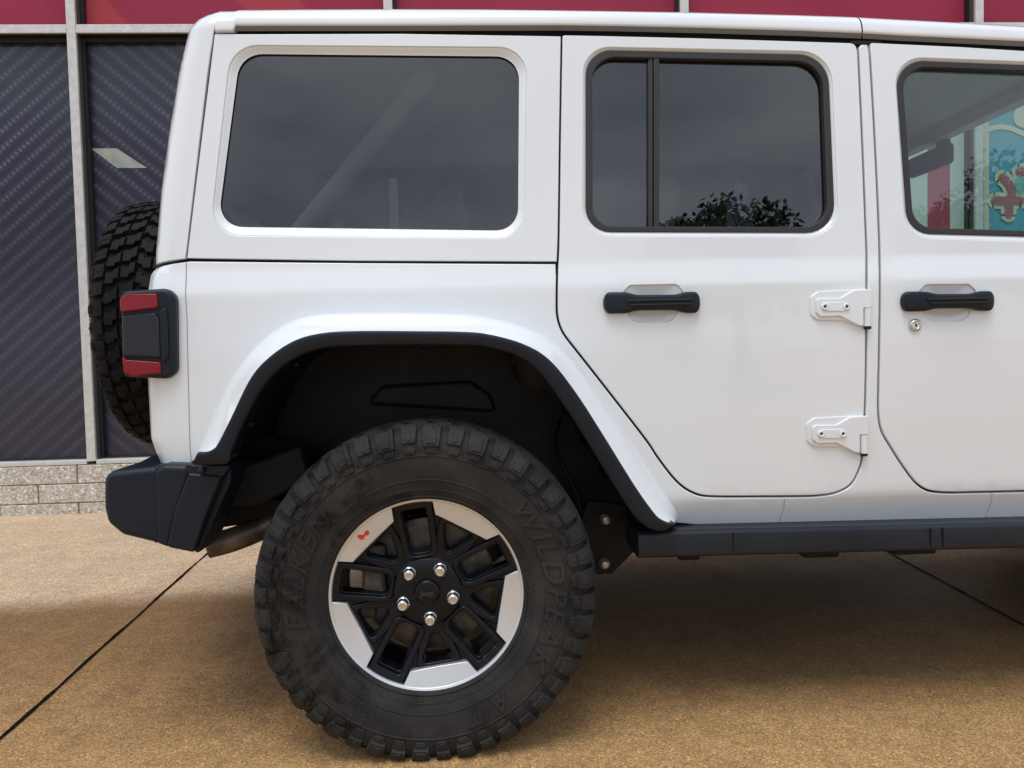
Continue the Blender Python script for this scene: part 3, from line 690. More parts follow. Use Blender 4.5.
outline += SS([(1024, 518.6), (900, 522), (790, 524.4), (700, 526)])
outline += [(x, z) for x, z in arch_in[::-1]]
outline += [(S(190, 466)[0]-.004, zb)]
zz_ = np.linspace(zb+.002, _zs-.008, 40); outline += [(REARX(z), z) for z in zz_]
mb = MB(); panel(mb, outline, [], tub_surf, gap=.0027, r=.0032, thick=.02, breaks=BRK, step=.022)
tub_o = cpart('body_side', mb, paint)
# rear corner seam and rocker seams : thin dark lines set into the panel
def seam(pts, parent, wid=.0022, surf=tub_surf, m_=None):
    mb = MB(); c = SS(pts); A = resample(c, 40); G = [[], []]; N = [[], []]
    for i in range(40):
        t = A[min(i+1, 39)]-A[max(i-1, 0)]; t /= np.linalg.norm(t); n = np.array([t[1], -t[0]])*wid/2
        for j, sg in ((0, -1), (1, 1)):
            q = A[i]+sg*n; G[j].append((q[0], surf(q[0], q[1])-.0006, q[1])); N[j].append((0, -1, 0))
    mb.grid(G, normals=N); return cpart0('panel_seam', mb, m_ or gasket, parent)
seam_m = mat('painted_seam', (.33, .34, .345), .5)
seam([(186.2, 262.5), (187.2, 320), (188.4, 380), (190, 445), (191.4, 465)], tub_o, .0022, m_=seam_m)
seam([(784.5, 498.5), (783.5, 510), (778, 523.5)], tub_o, .003, m_=seam_m); seam([(992, 493), (991, 502), (985, 518)], tub_o, .003, m_=seam_m)

# ---- fender flare: body coloured top band, black lower lip
YF = .012
mb = MB(); n = 130
A = resample(flare_joint, n); B = resample(flare_lip, n); C_ = resample(flare_in, n)
Aw = np.array([at(x, y, g0(S(x, y)[1])-.003) for x, y in A]); Bw = np.array([at(x, y, YF) for x, y in B]); Cw = np.array([at(x, y, YF+.004) for x, y in C_])
tang = np.gradient(Bw, axis=0); tang /= np.linalg.norm(tang, axis=1, keepdims=True)
outn = np.cross(tang, np.array([0, 1., 0])); outn *= np.sign(outn[n//2, 2])
G = []
for t in (0, .0, .04, .12, .25, .42, .6, .78, .9, .97, 1.0):
    e = t; row = Aw*(1-e)+Bw*e+outn*(.016*math.sin(PI*t**.8))*np.clip(np.minimum(np.arange(n)/14.0, np.arange(n)[::-1]/34.0), 0, 1)[:, None]
    if t > .75: row[:, 1] = row[:, 1]-.004*math.sin((t-.75)/.25*PI/2)*0
    G.append(row)
G[0] = Aw+np.array([0, .010, 0])-outn*.002
mb.grid(np.array(G)); mb.cur = 0
flare_o = cpart('fender_flare', mb, paint)
mb = MB()
fo = np.array([0, -1., 0])
G = [Bw+outn*.0015+np.array([0, .006, 0]), Bw+outn*.001+np.array([0, -.003, 0]), Bw*.94+Cw*.06+np.array([0, -.006, 0]), Bw*.7+Cw*.3+np.array([0, -.008, 0]), Bw*.25+Cw*.75+np.array([0, -.006, 0]), Bw*.07+Cw*.93+np.array([0, -.003, 0]), Cw+np.array([0, .002, 0]), Cw+np.array([0, .012, 0])+outn*.001]
mb.grid(np.array(G))
G = [Cw+np.array([0, .010, 0]), Cw+np.array([0, .06, 0])+outn*.006, Cw+np.array([0, .12, 0])+outn*.012]
mb.grid(np.array(G))
for k in (0, -1):                             # close both ends
    mb.flat([Bw[k], Cw[k], Cw[k]+np.array([0, .03, 0]), Bw[k]+np.array([0, .03, 0])], (-1 if k == 0 else 1, 0, -.4))
lip_o = cpart0('flare_lip', mb, plastic, flare_o)
for (px, py) in ((296, 364.5), (250, 424.5), (234, 455.5), (422, 351), (513, 361), (567, 405), (617, 467.5), (644, 519)):
    p_ = at(px, py, YF+.03); mb = MB(); mb.lathe([(0, -.004), (.004, -.0035), (.006, 0), (.006, .02)], p_, seg=12); cpart0('flare_bolt', mb, dark, flare_o)

# ---- wheel liner
mb = MB(); ins = Cw.copy(); ins[:, 1] = .06
lay = []
for k, Y in enumerate((.06, .12, .22, .34, .46, .56)):
    row = ins.copy(); row[:, 1] = Y; row += outn*(.012+.02*(k > 0)); 
    for i in range(n):
        row[i] += outn[i]*.006*math.sin(i*.55+k*1.3)*(1 if k in (1, 2, 3) else 0)
    lay.append(row)
mb.grid(np.array(lay), flip=True)
bw = [tuple(p_) for p_ in lay[-1]]
mb.flat([(-.70, .555, .55)]+[(p_[0], .555, p_[2]) for p_ in bw]+[(.62, .555, .40), (.5, .555, .36), (-.45, .555, .52)], (0, -1, 0))
_e = [np.array(r_[-1]) for r_ in lay[2:]]
mb.grid(np.array([_e, [p_+np.array((.02, 0, -.06)) for p_ in _e], [p_+np.array((.05, 0, -.11)) for p_ in _e]]))
liner_o = cpart('wheel_liner', mb, liner_m)
for k_ in range(4):
    mbr = MB(); k0 = int(n*(.70+.07*k_)); mbr.tube([lay[q_][k0]+outn[k0]*-.006 for q_ in range(1, 6)], .009, 8); cpart0('liner_rib', mbr, liner_m, liner_o)
mb = MB(); sh = rpoly([(364, 405, 4), (381, 386, 8), (470, 381, 12), (491, 395, 10), (497, 413, 4)]); q = [at(x, y, .50) for x, y in sh]
panel(mb, [(p_[0], p_[2]) for p_ in q], [], lambda x, z: .52, r=.012, thick=.04, step=.05)
cpart0('liner_panel', mb, liner_m, liner_o)

# ---- hardtop: side panel with window recess, rear corner, roof
HS = [(222, 11.6), (211, 13.2), (203, 16), (197, 20.5), (193, 25.5), (187, 38), (178, 71), (168, 135), (160, 195), (154.6, 258.5)]
_hz = [at(x, y, .30 if y < 60 else .25)[2] for x, y in HS][::-1]; _hx = [at(x, y, g0(at(x, y, .22)[2])+.04)[0] for x, y in HS][::-1]
HX = lambda z: float(np.interp(z, _hz, _hx))
_rzx = [at(x, y, .30) for x, y in ((211, 13.2), (222, 11.6), (300, 10.6))]
def top_surf(x, z):
    d = x-HX(z); y = g0(z); r_ = .06
    if d < r_: d = max(d, 0); y += r_-math.sqrt(max(0, r_*r_-(r_-d)**2))
    ztop = float(np.interp(x, [p_[0] for p_ in _rzx], [p_[2] for p_ in _rzx])); e = ztop-z
    if e < .07: e = max(e, 0); y += .085*(1-math.sqrt(max(0, 1-((.07-e)/.07)**2)))
    return y
zseam = S(350, 261.8)[1]+.0015
ht_side = SS([(214, 33), (240, 33.2), (400, 32.8), (561.6, 35.4)])+SS([(560, 130), (558.6, 235), (557.6, 262.3)])+SS([(350, 261.4), (186, 259)])
q_out = rpoly([(231, 45, 30), (527, 47.3, 28), (524.2, 238.6, 27), (209.5, 235.4, 27)])
q_gl = rpoly([(238.5, 51.8, 25), (519.5, 54.6, 23), (518.3, 230, 22), (215.8, 225.8, 22)])
mb = MB(); panel(mb, ht_side, [SS(q_out)], g, gap=.0022, r=.0022, breaks=BRK)
bevel_in(mb, q_out, q_gl, .010, 96)
# rear corner pillar
cz = np.r_[np.linspace(zseam+.001, _hz[-6], 24)[:-1], np.linspace(_hz[-6], _hz[-1]-.0015, 24)]
_sp = [at(222.5, 12.2, .29)]
seam_pts = np.array(SS([(186, 259), (200, 140), (208, 73), (214, 33), (217, 24)])+[(_sp[0][0], _sp[0][2])]); seam_pts = resample(seam_pts, 40)
corner = [(HX(z), z) for z in cz]+[(x, z) for x, z in seam_pts[::-1]]
mb2 = mb; panel(mb2, corner, [], top_surf, gap=.0018, r=.002, step=.012)
# rear skin between the two corners, following the same outline
rs = []
for z in cz[10:]:
    ye = top_surf(HX(z)+.001, z)+.001; x_ = HX(z); rs.append([(x_, ye, z), (x_-.004, ye+.12, z), (x_-.012, YC, z), (x_-.004, 2*YC-ye-.12, z), (x_, 2*YC-ye, z)])
REARSKIN = rs; kk = [i for i, r_ in enumerate(rs) if r_[0][2] > 1.72][0]
mb.grid(np.array(rs[kk:]))
# roof shell: cross-section swept along X
def roof_section(px, y_top, y_lip):
    a = at(px, y_lip, .222); t = at(px, y_top, .30); x = a[0]; zl, ztp = a[2], t[2]-.006
    base = [(.262, zl+.004), (.232, zl+.001), (.222, zl+.002), (.219, zl+.006), (.221, zl+.014)]
    for k in range(1, 9):
        aa = k/8*PI/2; base.append((.221+(.085)*(1-math.cos(aa)), zl+.014+(ztp-zl-.014)*math.sin(aa)))
    for Y, dz in ((.40, .008), (.60, .016), (.94, .022)): base.append((Y, ztp+dz))
    return x, base
def roof(name, samples, material, parent=None, x_cap_round=None):
    mb = MB(); G = []
    for px, yt, yl in samples:
        x, b = roof_section(px, yt, yl); full = b+[(2*YC-y, z) for y, z in b[-2::-1]]
        G.append([(x, y, z) for y, z in full])
    return mb, G
def rowz(G, i, dx, dz, dy=0): return [(p_[0]+dx, p_[1]+dy*(1 if p_[1] < YC else -1), p_[2]+dz*(max(0, p_[2]-1.80)/.12)) for p_ in G[i]]
smp = [(222.8, 11.7, 32.6), (233, 11.4, 32.2), (236, 11.3, 26.4), (300, 10.6, 26.3), (400, 10.2, 26.2), (480, 10.4, 26.0), (560, 11.6, 25.8), (620, 12.4, 26.6), (700, 13.6, 28.4), (800, 16, 31.3), (840, 17.2, 32.9), (861.2, 17.9, 33.8)]
_, G = roof('', smp, None)
_xa, _xb = at(224.6, 12, .30)[0], at(216.4, 32.6, .23)[0]; _z0, _z1 = G[0][0][2], max(p_[2] for p_ in G[0])
G[0] = [(_xb+(_xa-_xb)*min(1, max(0, (p_[2]-_z0)/(_z1-.02-_z0)))**1.4, p_[1], p_[2]) for p_ in G[0]]
mb.grid(np.array(G), flip=True)
xt = at(222.8, 12, .30)[0]
mb.grid(np.array([[(HX(_hz[-1])-.002, y, z-.004) for (_, y, z) in G[0][12:-12]], [(x_+.01, y, z-.004) for (x_, y, z) in G[0][12:-12]]]))
hardtop_o = cpart('hardtop', mb, paint)
mb = MB(); panel(mb, SS(rpoly([(238, 50.5, 26), (520.5, 53.5, 24), (519.5, 231.5, 24), (215.5, 227, 23)]), .019), [], lambda x, z: g0(z), gap=0, r=0, thick=.004, off=.0195, step=.06)
cpart0('quarter_window', mb, privacy, hardtop_o)
# grey gutter strip under the roof edge
gut = mat('gutter_grey', (.13, .14, .145), .55)
def gutter(samples, parent, d0=0, d1=0):
    mb = MB(); A = []; B = []; C2 = []
    for i, (px, yt, yl) in enumerate(samples):
        A.append(at(px, yl-.6, .2235)); B.append(at(px, yl+2.4, .2245)); C2.append(at(px, yl+4.8, .229))
    mb.grid(np.array([A, B, C2])); return cpart0('gutter', mb, gut, parent)
gutter(smp[2:], hardtop_o)
# front roof panels
smp2 = [(862.6, 18, 33.9), (870, 18.4, 34.2), (900, 20, 36), (960, 23, 38.8), (1024, 26.6, 41.8), (1066, 29, 44.6), (1078, 31, 47)]
mb, G2 = roof('', smp2, None); mb.grid(np.array(G2), flip=True); roof_o = cpart('roof_panel', mb, paint); gutter(smp2, roof_o)

# ---- dark inner shell behind the gaps
mb = MB()
fh = lambda o_: SS(o_)
inner_out = [(HX(1.75)+.08, 1.84), (HX(1.3)+.08, 1.26), (REARX(1.1)+.07, 1.19), (REARX(.9)+.07, .70)]+[(x, z+.02) for x, z in arch]+SS([(690, 520), (1024, 512), (1210, 505), (1212, 262), (1072, 46), (1024, 41), (850, 31.5), (560, 25), (240, 24)])
panel(mb, inner_out, [SS(q_out), SS(rd_frame), SS(fd_frame), SS(cup_r), SS(cup_f)], lambda x, z: g0(z)+.024, gap=0, r=0, thick=.012, step=.06)
shell_o = cpart('inner_shell', mb, gasket)
# small black seal under the roof joint at the B pillar
mb = MB(); p_ = at(866, 42.2, .232); mb.box((p_[0], .242, p_[2]), (.085, .02, .011), .003); cpart0('roof_seal', mb, gasket, shell_o)

# ---- tail lamp
mb = MB(); YL = .104
tl_out = rpoly([(119, 291, 7), (166, 288, 11), (174.6, 296, 12), (176, 372, 11), (166, 379, 12), (122, 376.5, 6)])
tl = [(p_[0], p_[2]) for p_ in (at(x, y, YL) for x, y in tl_out)]
panel(mb, tl, [], lambda x, z: YL, r=.012, thick=.17, step=.05, nb=6)
tail_o = cpart('tail_lamp', mb, plastic)
def lens(name, pts, m_, r, off, th=.02):
    mb = MB(); q = [(p_[0], p_[2]) for p_ in (at(x, y, YL-off) for x, y in rpoly(pts))]
    panel(mb, q, [], lambda x, z: YL, r=r, thick=th, off=-off, step=.05); return cpart0(name, mb, m_, tail_o)
lens('red_lens', [(119.2, 298, 4), (126, 294, 3), (156.5, 293.5, 3), (157.5, 308, 3), (120, 312.5, 3)], red_lens, .004, .007)
lens('red_lens', [(121.5, 355, 2), (126.5, 359.6, 1), (160, 362, 1), (160.5, 373.5, 1), (131, 376.6, 4), (123, 371, 4)], red_lens, .004, .006)
lens('smoked_panel', [(121.5, 316, 2), (154, 312.5, 2), (158.5, 318, 2), (160, 358, 2), (122, 356, 1)], dark_lens, .005, .010)
lens('lamp_ridge', [(158, 311, 1), (166, 306.5, 2), (167.5, 330, 3), (168, 356, 3), (164, 364, 2), (159.5, 358, 1)], plastic, .006, .008)

# ---- rear bumper
def prism(mb, px_out, y_front, y_back, r=.006, dx_back=0.0):
    px_out = clean(px_out)
    q = [(p_[0], p_[2]) for p_ in (at(x, y, y_front) for x, y in px_out)]
    panel(mb, q, [], lambda x, z: y_front, r=r, thick=(y_back-y_front), step=.06, nb=5)
mb = MB()
YBm = .085
cap_px = rpoly([(102.5, 478, 10), (110, 471.5, 8), (163, 465.5, 2), (162, 545.5, 2), (121, 535.5, 14), (106, 523, 12), (102.5, 508, 12)])
prism(mb, cap_px, YBm, .30, .018)
mid_px = rpoly([(153, 470, 6), (163, 464.5, 3), (193, 465.5, 1), (176, 520, 3), (169, 549, 4), (155, 544, 6)])
prism(mb, mid_px, YBm-.005, .28, .016)
end_px = rpoly([(188, 473, 1.5), (222, 476, 2), (205, 519, 2), (193.5, 553, 3), (166, 547.5, 4), (174, 510, 4)])
prism(mb, end_px, YBm-.012, .26, .008)
# bracket shelf on the end
tp_ = rpoly([(191, 466, .5), (231, 465.5, .5), (222.5, 476.6, .5), (187.5, 473.4, .5)]); prism(mb, tp_, YBm-.006, .2, .002)
slant = rpoly([(222.5, 477, 1), (231.5, 466, 1), (231, 482, 2), (210, 530, 3), (199, 553, 2), (194, 552.5, 1), (206, 518, 1)]); prism(mb, slant, YBm+.02, .25, .006)
# cross piece to the far side, bowed rearwards
xr0 = at(104, 500, .30)[0]; zt0 = at(106, 473, .1)[2]; zb0 = at(110, 540, .1)[2]+.03
G = []
for i in range(25):
    t = i/24; Y = .20+(2*YC-.40)*t; bow = -.085*math.sin(PI*t)**.7
    x0 = at(103, 490, YBm)[0]+bow; x1 = -.60
    pr = rpoly([(x1, zt0+.004, 0), (x1, zb0+.0, 0), (x0+.06, zb0+.0, .04), (x0, zb0+.07, .04), (x0, zt0-.02, .025), (x0+.03, zt0+.0, .03)], 4)
    G.append([(x, Y, z) for x, z in pr])
mb.grid(np.array(G), closed_v=True, flip=True); mb.flat(G[0], (0, -1, 0)); mb.flat(G[-1], (0, 1, 0))
bump_o = cpart('rear_bumper', mb, plastic)
mb = MB(); p_ = at(201, 470.5, YBm-.019); mb.lathe([(0, -.004), (.006, -.004), (.008, 0), (.008, .01)], (p_[0], p_[1], p_[2]), seg=12); cpart0('bumper_clip', mb, gasket, bump_o)

# ---- tailgate / rear face and far pieces
mb = MB(); xr = REARX(.9)+.012
mb.box((xr+.03, YC, (1.205+.62)/2), (.05, 2*(YC-.21), 1.205-.62), .012)
tg = cpart('tailgate', mb, paint)
mb = MB(); mb.grid(np.array(REARSKIN[:kk+1])); cpart0('rear_glass', mb, privacy, tg)

# ---- rock rail
mb = MB(); G = []
for i, px in enumerate((632, 640, 700, 800, 900, 1024, 1240)):
    s_ = (px-640)/384; yt, ym, yb_ = 527.4-s_*8.2, 534-s_*8.6, 558-s_*10.2
    a = at(px, yt, .150); b = at(px, ym, .075); c = at(px, yb_-3, .070); d = at(px, yb_, .085); e = at(px, yb_+1.5, .20)
    x = a[0]; f_ = 0 if i else .25
    row = [(x, .22, a[2]+.012), (x, a[1], a[2]), (x, b[1]+.012, b[2]+.006), (x, b[1]+.002, b[2]+.001), (x, b[1]-.002, b[2]-.006), (x, c[1], c[2]), (x, c[1]+.004, c[2]-.006), (x, d[1], d[2]), (x, e[1], d[2]+.004), (x, .24, d[2]+.02)]
    G.append(row)
mb.grid(np.array(G)); mb.flat(G[0], (-1, 0, 0)); mb.flat(G[-1], (1, 0, 0))
rail_m = mat('side_step_black', (.02, .022, .026), .32, spec=.34); vary(rail_m, 6, (.006, .010, .017), (.012, .016, .024), .35, .7); bump(rail_m, 420, .12, .0006, 2)
rail_o = cpart('rock_rail', mb, rail_m)
def rail_line(px, dy=0, wd=.004):
    s_ = (px-640)/384; a = at(px, 534-s_*8.6, .0725); b = at(px, 556-s_*10.2, .0675); mb = MB()
    mb.box(((a[0]+b[0])/2, .0705, (a[2]+b[2])/2), (wd, .008, a[2]-b[2]), .001); cpart0('rail_joint', mb, gasket, rail_o)
for px, wd in ((734.5, .0055), (931.5, .005), (943.8, .005)): rail_line(px, 0, wd)
for px, wd, hh in ((690, .06, .012), (822, .10, .016), (916, .12, .012)):
    p_ = at(px, 560-(px-640)/384*10, .20); mb = MB(); mb.box((p_[0], .24, p_[2]+.01), (wd, .08, hh+.02), .008); cpart0('rail_bracket', mb, dark, rail_o)

# ---- underbody
mb = MB(); mb.box((1.55, YC, .60), (1.9, 1.36, .05)); mb.box((.8, .63, .545), (3.4, .09, .13), .01); mb.box((.8, 2*YC-.63, .545), (3.4, .09, .13), .01)
mb.box((0, YC, .66), (1.3, .72, .05)); mb.box((1.75, YC, .46), (2.3, 1.30, .10), .03)  # second, low slab added to block light reaching under the car
under_o = cpart('underbody', mb, dark)
mb = MB(); mb.tube([(0, .30, .40), (0, YC-.14, .40)], .042, 16); mb.lathe([(.04, -.16), (.10, -.10), (.135, 0), (.10, .10), (.04, .16)], (0, YC, .41), 'Y', 24); mb.tube([(0, YC+.14, .40), (0, 2*YC-.30, .40)], .042, 16)
mb.tube([(-.10, .45, .36), (-.20, .50, .66)], .028, 14); cpart0('rear_axle', mb, dark, under_o)
mb = MB(); a = at(318, 470, .42); mb.tube([at(300, 448, .46), at(316, 486, .44)], .020, 14); cpart0('shock_absorber', mb, mat('grey_damper', (.09, .09, .092), .5), under_o)
mb = MB(); c_ = np.array((-.02, .50, .42)); mb.tube([c_+np.array((.055*math.cos(t_), .055*math.sin(t_), .0085*t_)) for t_ in np.linspace(0, 11*PI, 150)], .0075, 8); cpart0('coil_spring', mb, dark, under_o)
mb = MB(); mb.tube(spline([at(262, 424, .50), at(285, 440, .42), at(312, 446, .38), at(330, 470, .30)], 8), .006, 8); cpart0('brake_hose', mb, liner_m, under_o)
mb = MB(); mb.tube(spline([at(560, 420, .50), at(556, 450, .42), at(575, 490, .36), at(590, 540, .34)], 8), .006, 8); cpart0('brake_hose', mb, liner_m, under_o)
# bracket with bolts in front of the wheel
mb = MB(); br = rpoly([(588, 500, 3), (626, 505, 2), (634, 552, 2), (612, 574, 6), (596, 575, 6), (575, 540, 3)]); q = [(p_[0], p_[2]) for p_ in (at(x, y, .30) for x, y in br)]
panel(mb, q, [], lambda x, z: .30, r=.004, thick=.03, step=.05); brk_o = cpart0('frame_bracket', mb, dark, under_o)
steel = mat('zinc_bolt', (.38, .36, .32), .4, metal=.7)
for px, py in ((605.5, 519.5), (604.5, 564)):
    p_ = at(px, py, .29); mb = MB(); mb.lathe([(0, -.012), (.0085, -.012), (.010, -.009), (.0105, 0), (.015, 0), (.0155, .01)], p_, seg=6 if False else 18); cpart0('bracket_bolt', mb, steel, under_o)
# frame end and tow brackets behind the bumper
mb = MB()
fr = rpoly([(232, 470, 3), (300, 446, 4), (310, 480, 4), (262, 505, 6), (214, 508, 3)]); q = [(p_[0], p_[2]) for p_ in (at(x, y, .22) for x, y in fr)]
panel(mb, q, [], lambda x, z: .22, r=.01, thick=.10, step=.05)
fr = rpoly([(214, 506, 3), (262, 500, 6), (282, 498, 3), (276, 520, 3), (206, 530, 3)]); q = [(p_[0], p_[2]) for p_ in (at(x, y, .36) for x, y in fr)]
panel(mb, q, [], lambda x, z: .36, r=.006, thick=.10, step=.05)
mb.box((-.55, .52, .60), (.5, .10, .16), .01)
cpart0('frame_end', mb, dark, under_o)
# exhaust tail pipe
mb = MB(); pts = spline([at(208, 546, .33), at(228, 541, .34), at(250, 533, .36), at(285, 518, .40), at(340, 500, .5)], 5)
mb.tube(pts, .034, 20, caps=False); mb.tube([pts[0], np.array(pts[0])+.6*(np.array(pts[2])-np.array(pts[0]))], .026, 20, caps=True)
cpart('tail_pipe', mb, pipe_m)

# ---- wheels ---------------------------------------------------------
TW = .1425; AX = .40
_ctrl = [(0, .4045), (.04, .4043), (.08, .403), (.104, .400), (.121, .393), (.1325, .381), (.1385, .366), (.1418, .348), (.1425, .33), (.1412, .31), (.1385, .29), (.133, .268), (.125, .248), (.117, .236), (.110, .2315), (.108, .226)]
_cs = np.array(spline([(a_, .226+(r_-.226)*1.018) for a_, r_ in _ctrl], 8)); _s = np.r_[0, np.cumsum(np.linalg.norm(np.diff(_cs, axis=0), axis=1))]
_tn = np.gradient(_cs, axis=0); _tn /= np.linalg.norm(_tn, axis=1, keepdims=True); _nrm = np.stack([-_tn[:, 1], _tn[:, 0]], 1); _nrm *= np.where(_nrm[:, 1:2]*0+_nrm.sum(1, keepdims=True) < 0, -1, 1)
SMAX = float(_s[-1])
def car_pt(th, s, h):
    h = h*1.15
    a = abs(s); w_ = np.interp(a, _s, _cs[:, 0]); r_ = np.interp(a, _s, _cs[:, 1]); nw = np.interp(a, _s, _nrm[:, 0]); nr = np.interp(a, _s, _nrm[:, 1])
    w_ += nw*h; r_ += nr*h; sg = 1 if s >= 0 else -1
    return (r_*math.sin(th), -sg*w_, r_*math.cos(th))        # +s = outer side (-Y)
def s_of_r(r): return float(np.interp(-r, -_cs[:, 1], _s))
def block(mb, ss, tl, tr, h, hb=-.002, taper=.006):
    """raised block: s samples, left/right angle at each sample"""
    top = []; n_ = len(ss)
    L_ = [car_pt(t, s, h) for s, t in zip(ss, tl)]; M_ = [car_pt((a+b)/2, s, h) for s, a, b in zip(ss, tl, tr)]; R_ = [car_pt(t, s, h) for s, t in zip(ss, tr)]
    ds = taper*.6*(1 if ss[-1] > ss[0] else -1)
    sb = list(ss); sb[0] -= ds; sb[-1] += ds
    Lb = [car_pt(t-taper/.4*.35, s, hb) for s, t in zip(sb, tl)]; Rb = [car_pt(t+taper/.4*.35, s, hb) for s, t in zip(sb, tr)]
    for i in range(n_-1):
        c = car_pt((tl[i]+tr[i])/2, ss[i], h+1); o_ = np.array(c)-np.array(M_[i])
        mb.flat([L_[i], M_[i], M_[i+1], L_[i+1]], o_); mb.flat([M_[i], R_[i], R_[i+1], M_[i+1]], o_)
        mb.flat([Lb[i], L_[i], L_[i+1], Lb[i+1]], np.array(L_[i])-np.array(R_[i])); mb.flat([Rb[i], R_[i], R_[i+1], Rb[i+1]], np.array(R_[i])-np.array(L_[i]))
    mb.flat([Lb[0], L_[0], M_[0], R_[0], Rb[0]], np.array(M_[0])-np.array(M_[-1])); mb.flat([Lb[-1], L_[-1], M_[-1], R_[-1], Rb[-1]], np.array(M_[-1])-np.array(M_[0]))
def tyre_mesh(letters=True):
    mb = MB(); seg = 120
    ss = np.r_[-_s[::-1], _s[1:]]
    G = [[car_pt(2*PI*k/seg, s, 0) for k in range(seg)] for s in ss]; mb.grid(G, closed_v=True)
    NP = 44; pt_ = 2*PI/NP; rnd = random.Random(3)
    for k in range(NP):
        t0 = k*pt_
        for sg in (1, -1):
            tt = t0+(pt_*.5 if sg < 0 else 0)
            # shoulder lug, alternating long / short, wrapping down the sidewall
            long_ = k % 2 == 0; s0 = .094; s1 = .158 if long_ else .150
            ss = [s0, .106, .118, .130, .142, s1]; sk = .10*pt_; j = rnd.uniform(-.012, .012)*pt_
            if long_: lw, rw = [.10, .08, .06, .06, .06, .10], [.78, .80, .80, .80, .80, .76]
            else: lw, rw = [.10, .10, .14, .14, .14, .16], [.70, .74, .76, .76, .74, .72]
            block(mb, [sg*s for s in ss], [tt+j+pt_*a for a in lw], [tt+j+pt_*a for a in rw], .0115)
            if long_: block(mb, [sg*s for s in (.124, .140, .153)], [tt+pt_*.22]*3, [tt+pt_*.62]*3, .0140, .010, .002)
            else: block(mb, [sg*s for s in (.128, .146)], [tt+pt_*.36]*2, [tt+pt_*.52]*2, .0135, .010, .002)
            if long_: block(mb, [sg*s for s in (.100, .118)], [tt+pt_*.40]*2, [tt+pt_*.48]*2, .0128, .010, .001)
            for q_ in range(2): block(mb, [sg*.160, sg*.168], [tt+pt_*(.86+.07*q_)]*2, [tt+pt_*(.89+.07*q_)]*2, .003, -.001, .001)
            # side biters
            sa, sb = s_of_r(.374), s_of_r(.352)
            block(mb, [sg*sa, sg*(sa+sb)/2, sg*sb], [tt+pt_*.16]*2+[tt+pt_*.24], [tt+pt_*.74]*2+[tt+pt_*.66], .0052, -.001, .003)
            block(mb, [sg*(sa+.004), sg*(sb-.004)], [tt+pt_*.33]*2, [tt+pt_*.56]*2, .0066, .004, .001)
            # intermediate blocks: stepped outline
            ti = tt+pt_*(.35+rnd.uniform(-.05, .05)); e1, e2 = rnd.uniform(-.06, .06)*pt_, rnd.uniform(-.06, .06)*pt_
            block(mb, [sg*s for s in (.050, .062, .064, .086)], [ti+pt_*.0, ti+pt_*.10+e1, ti+pt_*.26+e1, ti+pt_*.30], [ti+pt_*.58, ti+pt_*.62, ti+pt_*.80+e2, ti+pt_*.86], .0125, taper=.010)
            block(mb, [sg*s for s in (.004, .018, .020, .042)], [ti-pt_*.30, ti-pt_*.22, ti-pt_*.04+e2, ti+pt_*.0], [ti+pt_*.26, ti+pt_*.32+e1, ti+pt_*.50+e1, ti+pt_*.56], .0125, taper=.010)
    for r_, h in ((.3445, .0022), (.2865, .0015), (.262, .0012), (.2445, .0028)):          # sidewall ribs
        s_r = s_of_r(r_)
        for sg in (1, -1): mb.grid([[car_pt(2*PI*q/seg, sg*(s_r+d), hh) for q in range(seg)] for d, hh in ((-.0022, -.0005), (-.001, h), (.001, h), (.0022, -.0005))], closed_v=True)
    for q in range(110):                                                             # serrated ring by the rim
        t = 2*PI*q/110
        if q % 11 in (0,): continue
        block(mb, [s_of_r(.2585), s_of_r(.2475)], [t, t+.008], [t+.017, t+.025], .0016, -.0004, .0006)
    if letters:
        for txt, c0, size, rb in (('WILDPEAK', 84, .050, .2915), ('A/T', 152, .040, .2955), ('FALKEN', 285, .046, .2925), ('LT285/70R17', 218, .018, .300)):
            cu = bpy.data.curves.new('t', 'FONT'); cu.body = txt; cu.size = size*1.38; cu.extrude = 0; cu.align_x = 'CENTER'; cu.shear = .25 if size > .03 else 0; cu.resolution_u = 3
            cu.offset = .0008; cu.space_character = 1.12
            ob = bpy.data.objects.new('t', cu); COL.objects.link(ob); dg = bpy.context.evaluated_depsgraph_get(); me = bpy.data.meshes.new_from_object(ob.evaluated_get(dg))
            bmx = bmesh.new(); bmx.from_mesh(me); bmesh.ops.remove_doubles(bmx, verts=bmx.verts, dist=1e-5)
            bmesh.ops.triangulate(bmx, faces=bmx.faces[:])
            def tp(v, h): return car_pt(R(c0)+v.co.x*1.22/(rb+.02), s_of_r(rb+v.co.y), h)
            bmx.verts.ensure_lookup_table(); hh = .0038 if size > .03 else .0018
            for f_ in bmx.faces:
                mb.flat([tp(v, hh) for v in f_.verts], np.array(tp(f_.verts[0], 1))-np.array(tp(f_.verts[0], 0)))
            for e in bmx.edges:
                if len(e.link_faces) == 1:
                    a, b = e.verts; fc = e.link_faces[0].calc_center_median(); mid = (a.co+b.co)/2; dvec = mid-fc
                    class V_: pass
                    va = V_(); va.co = mid; vb = V_(); vb.co = mid+dvec*.5
                    mb.flat([tp(a, hh), tp(b, hh), tp(b, -.0005), tp(a, -.0005)], np.array(tp(vb, hh))-np.array(tp(va, hh)))
            bmx.free(); COL.objects.unlink(ob); bpy.data.objects.remove(ob)
    return mb
def flatten(mb, zc):
    """the loaded tyre: squash it where it meets the ground"""
    v = []
    for x, y, z in mb.v:
        lim = -(zc-.001)
        if z < lim: z = lim
        v.append((x, y, z))
    mb.v = v
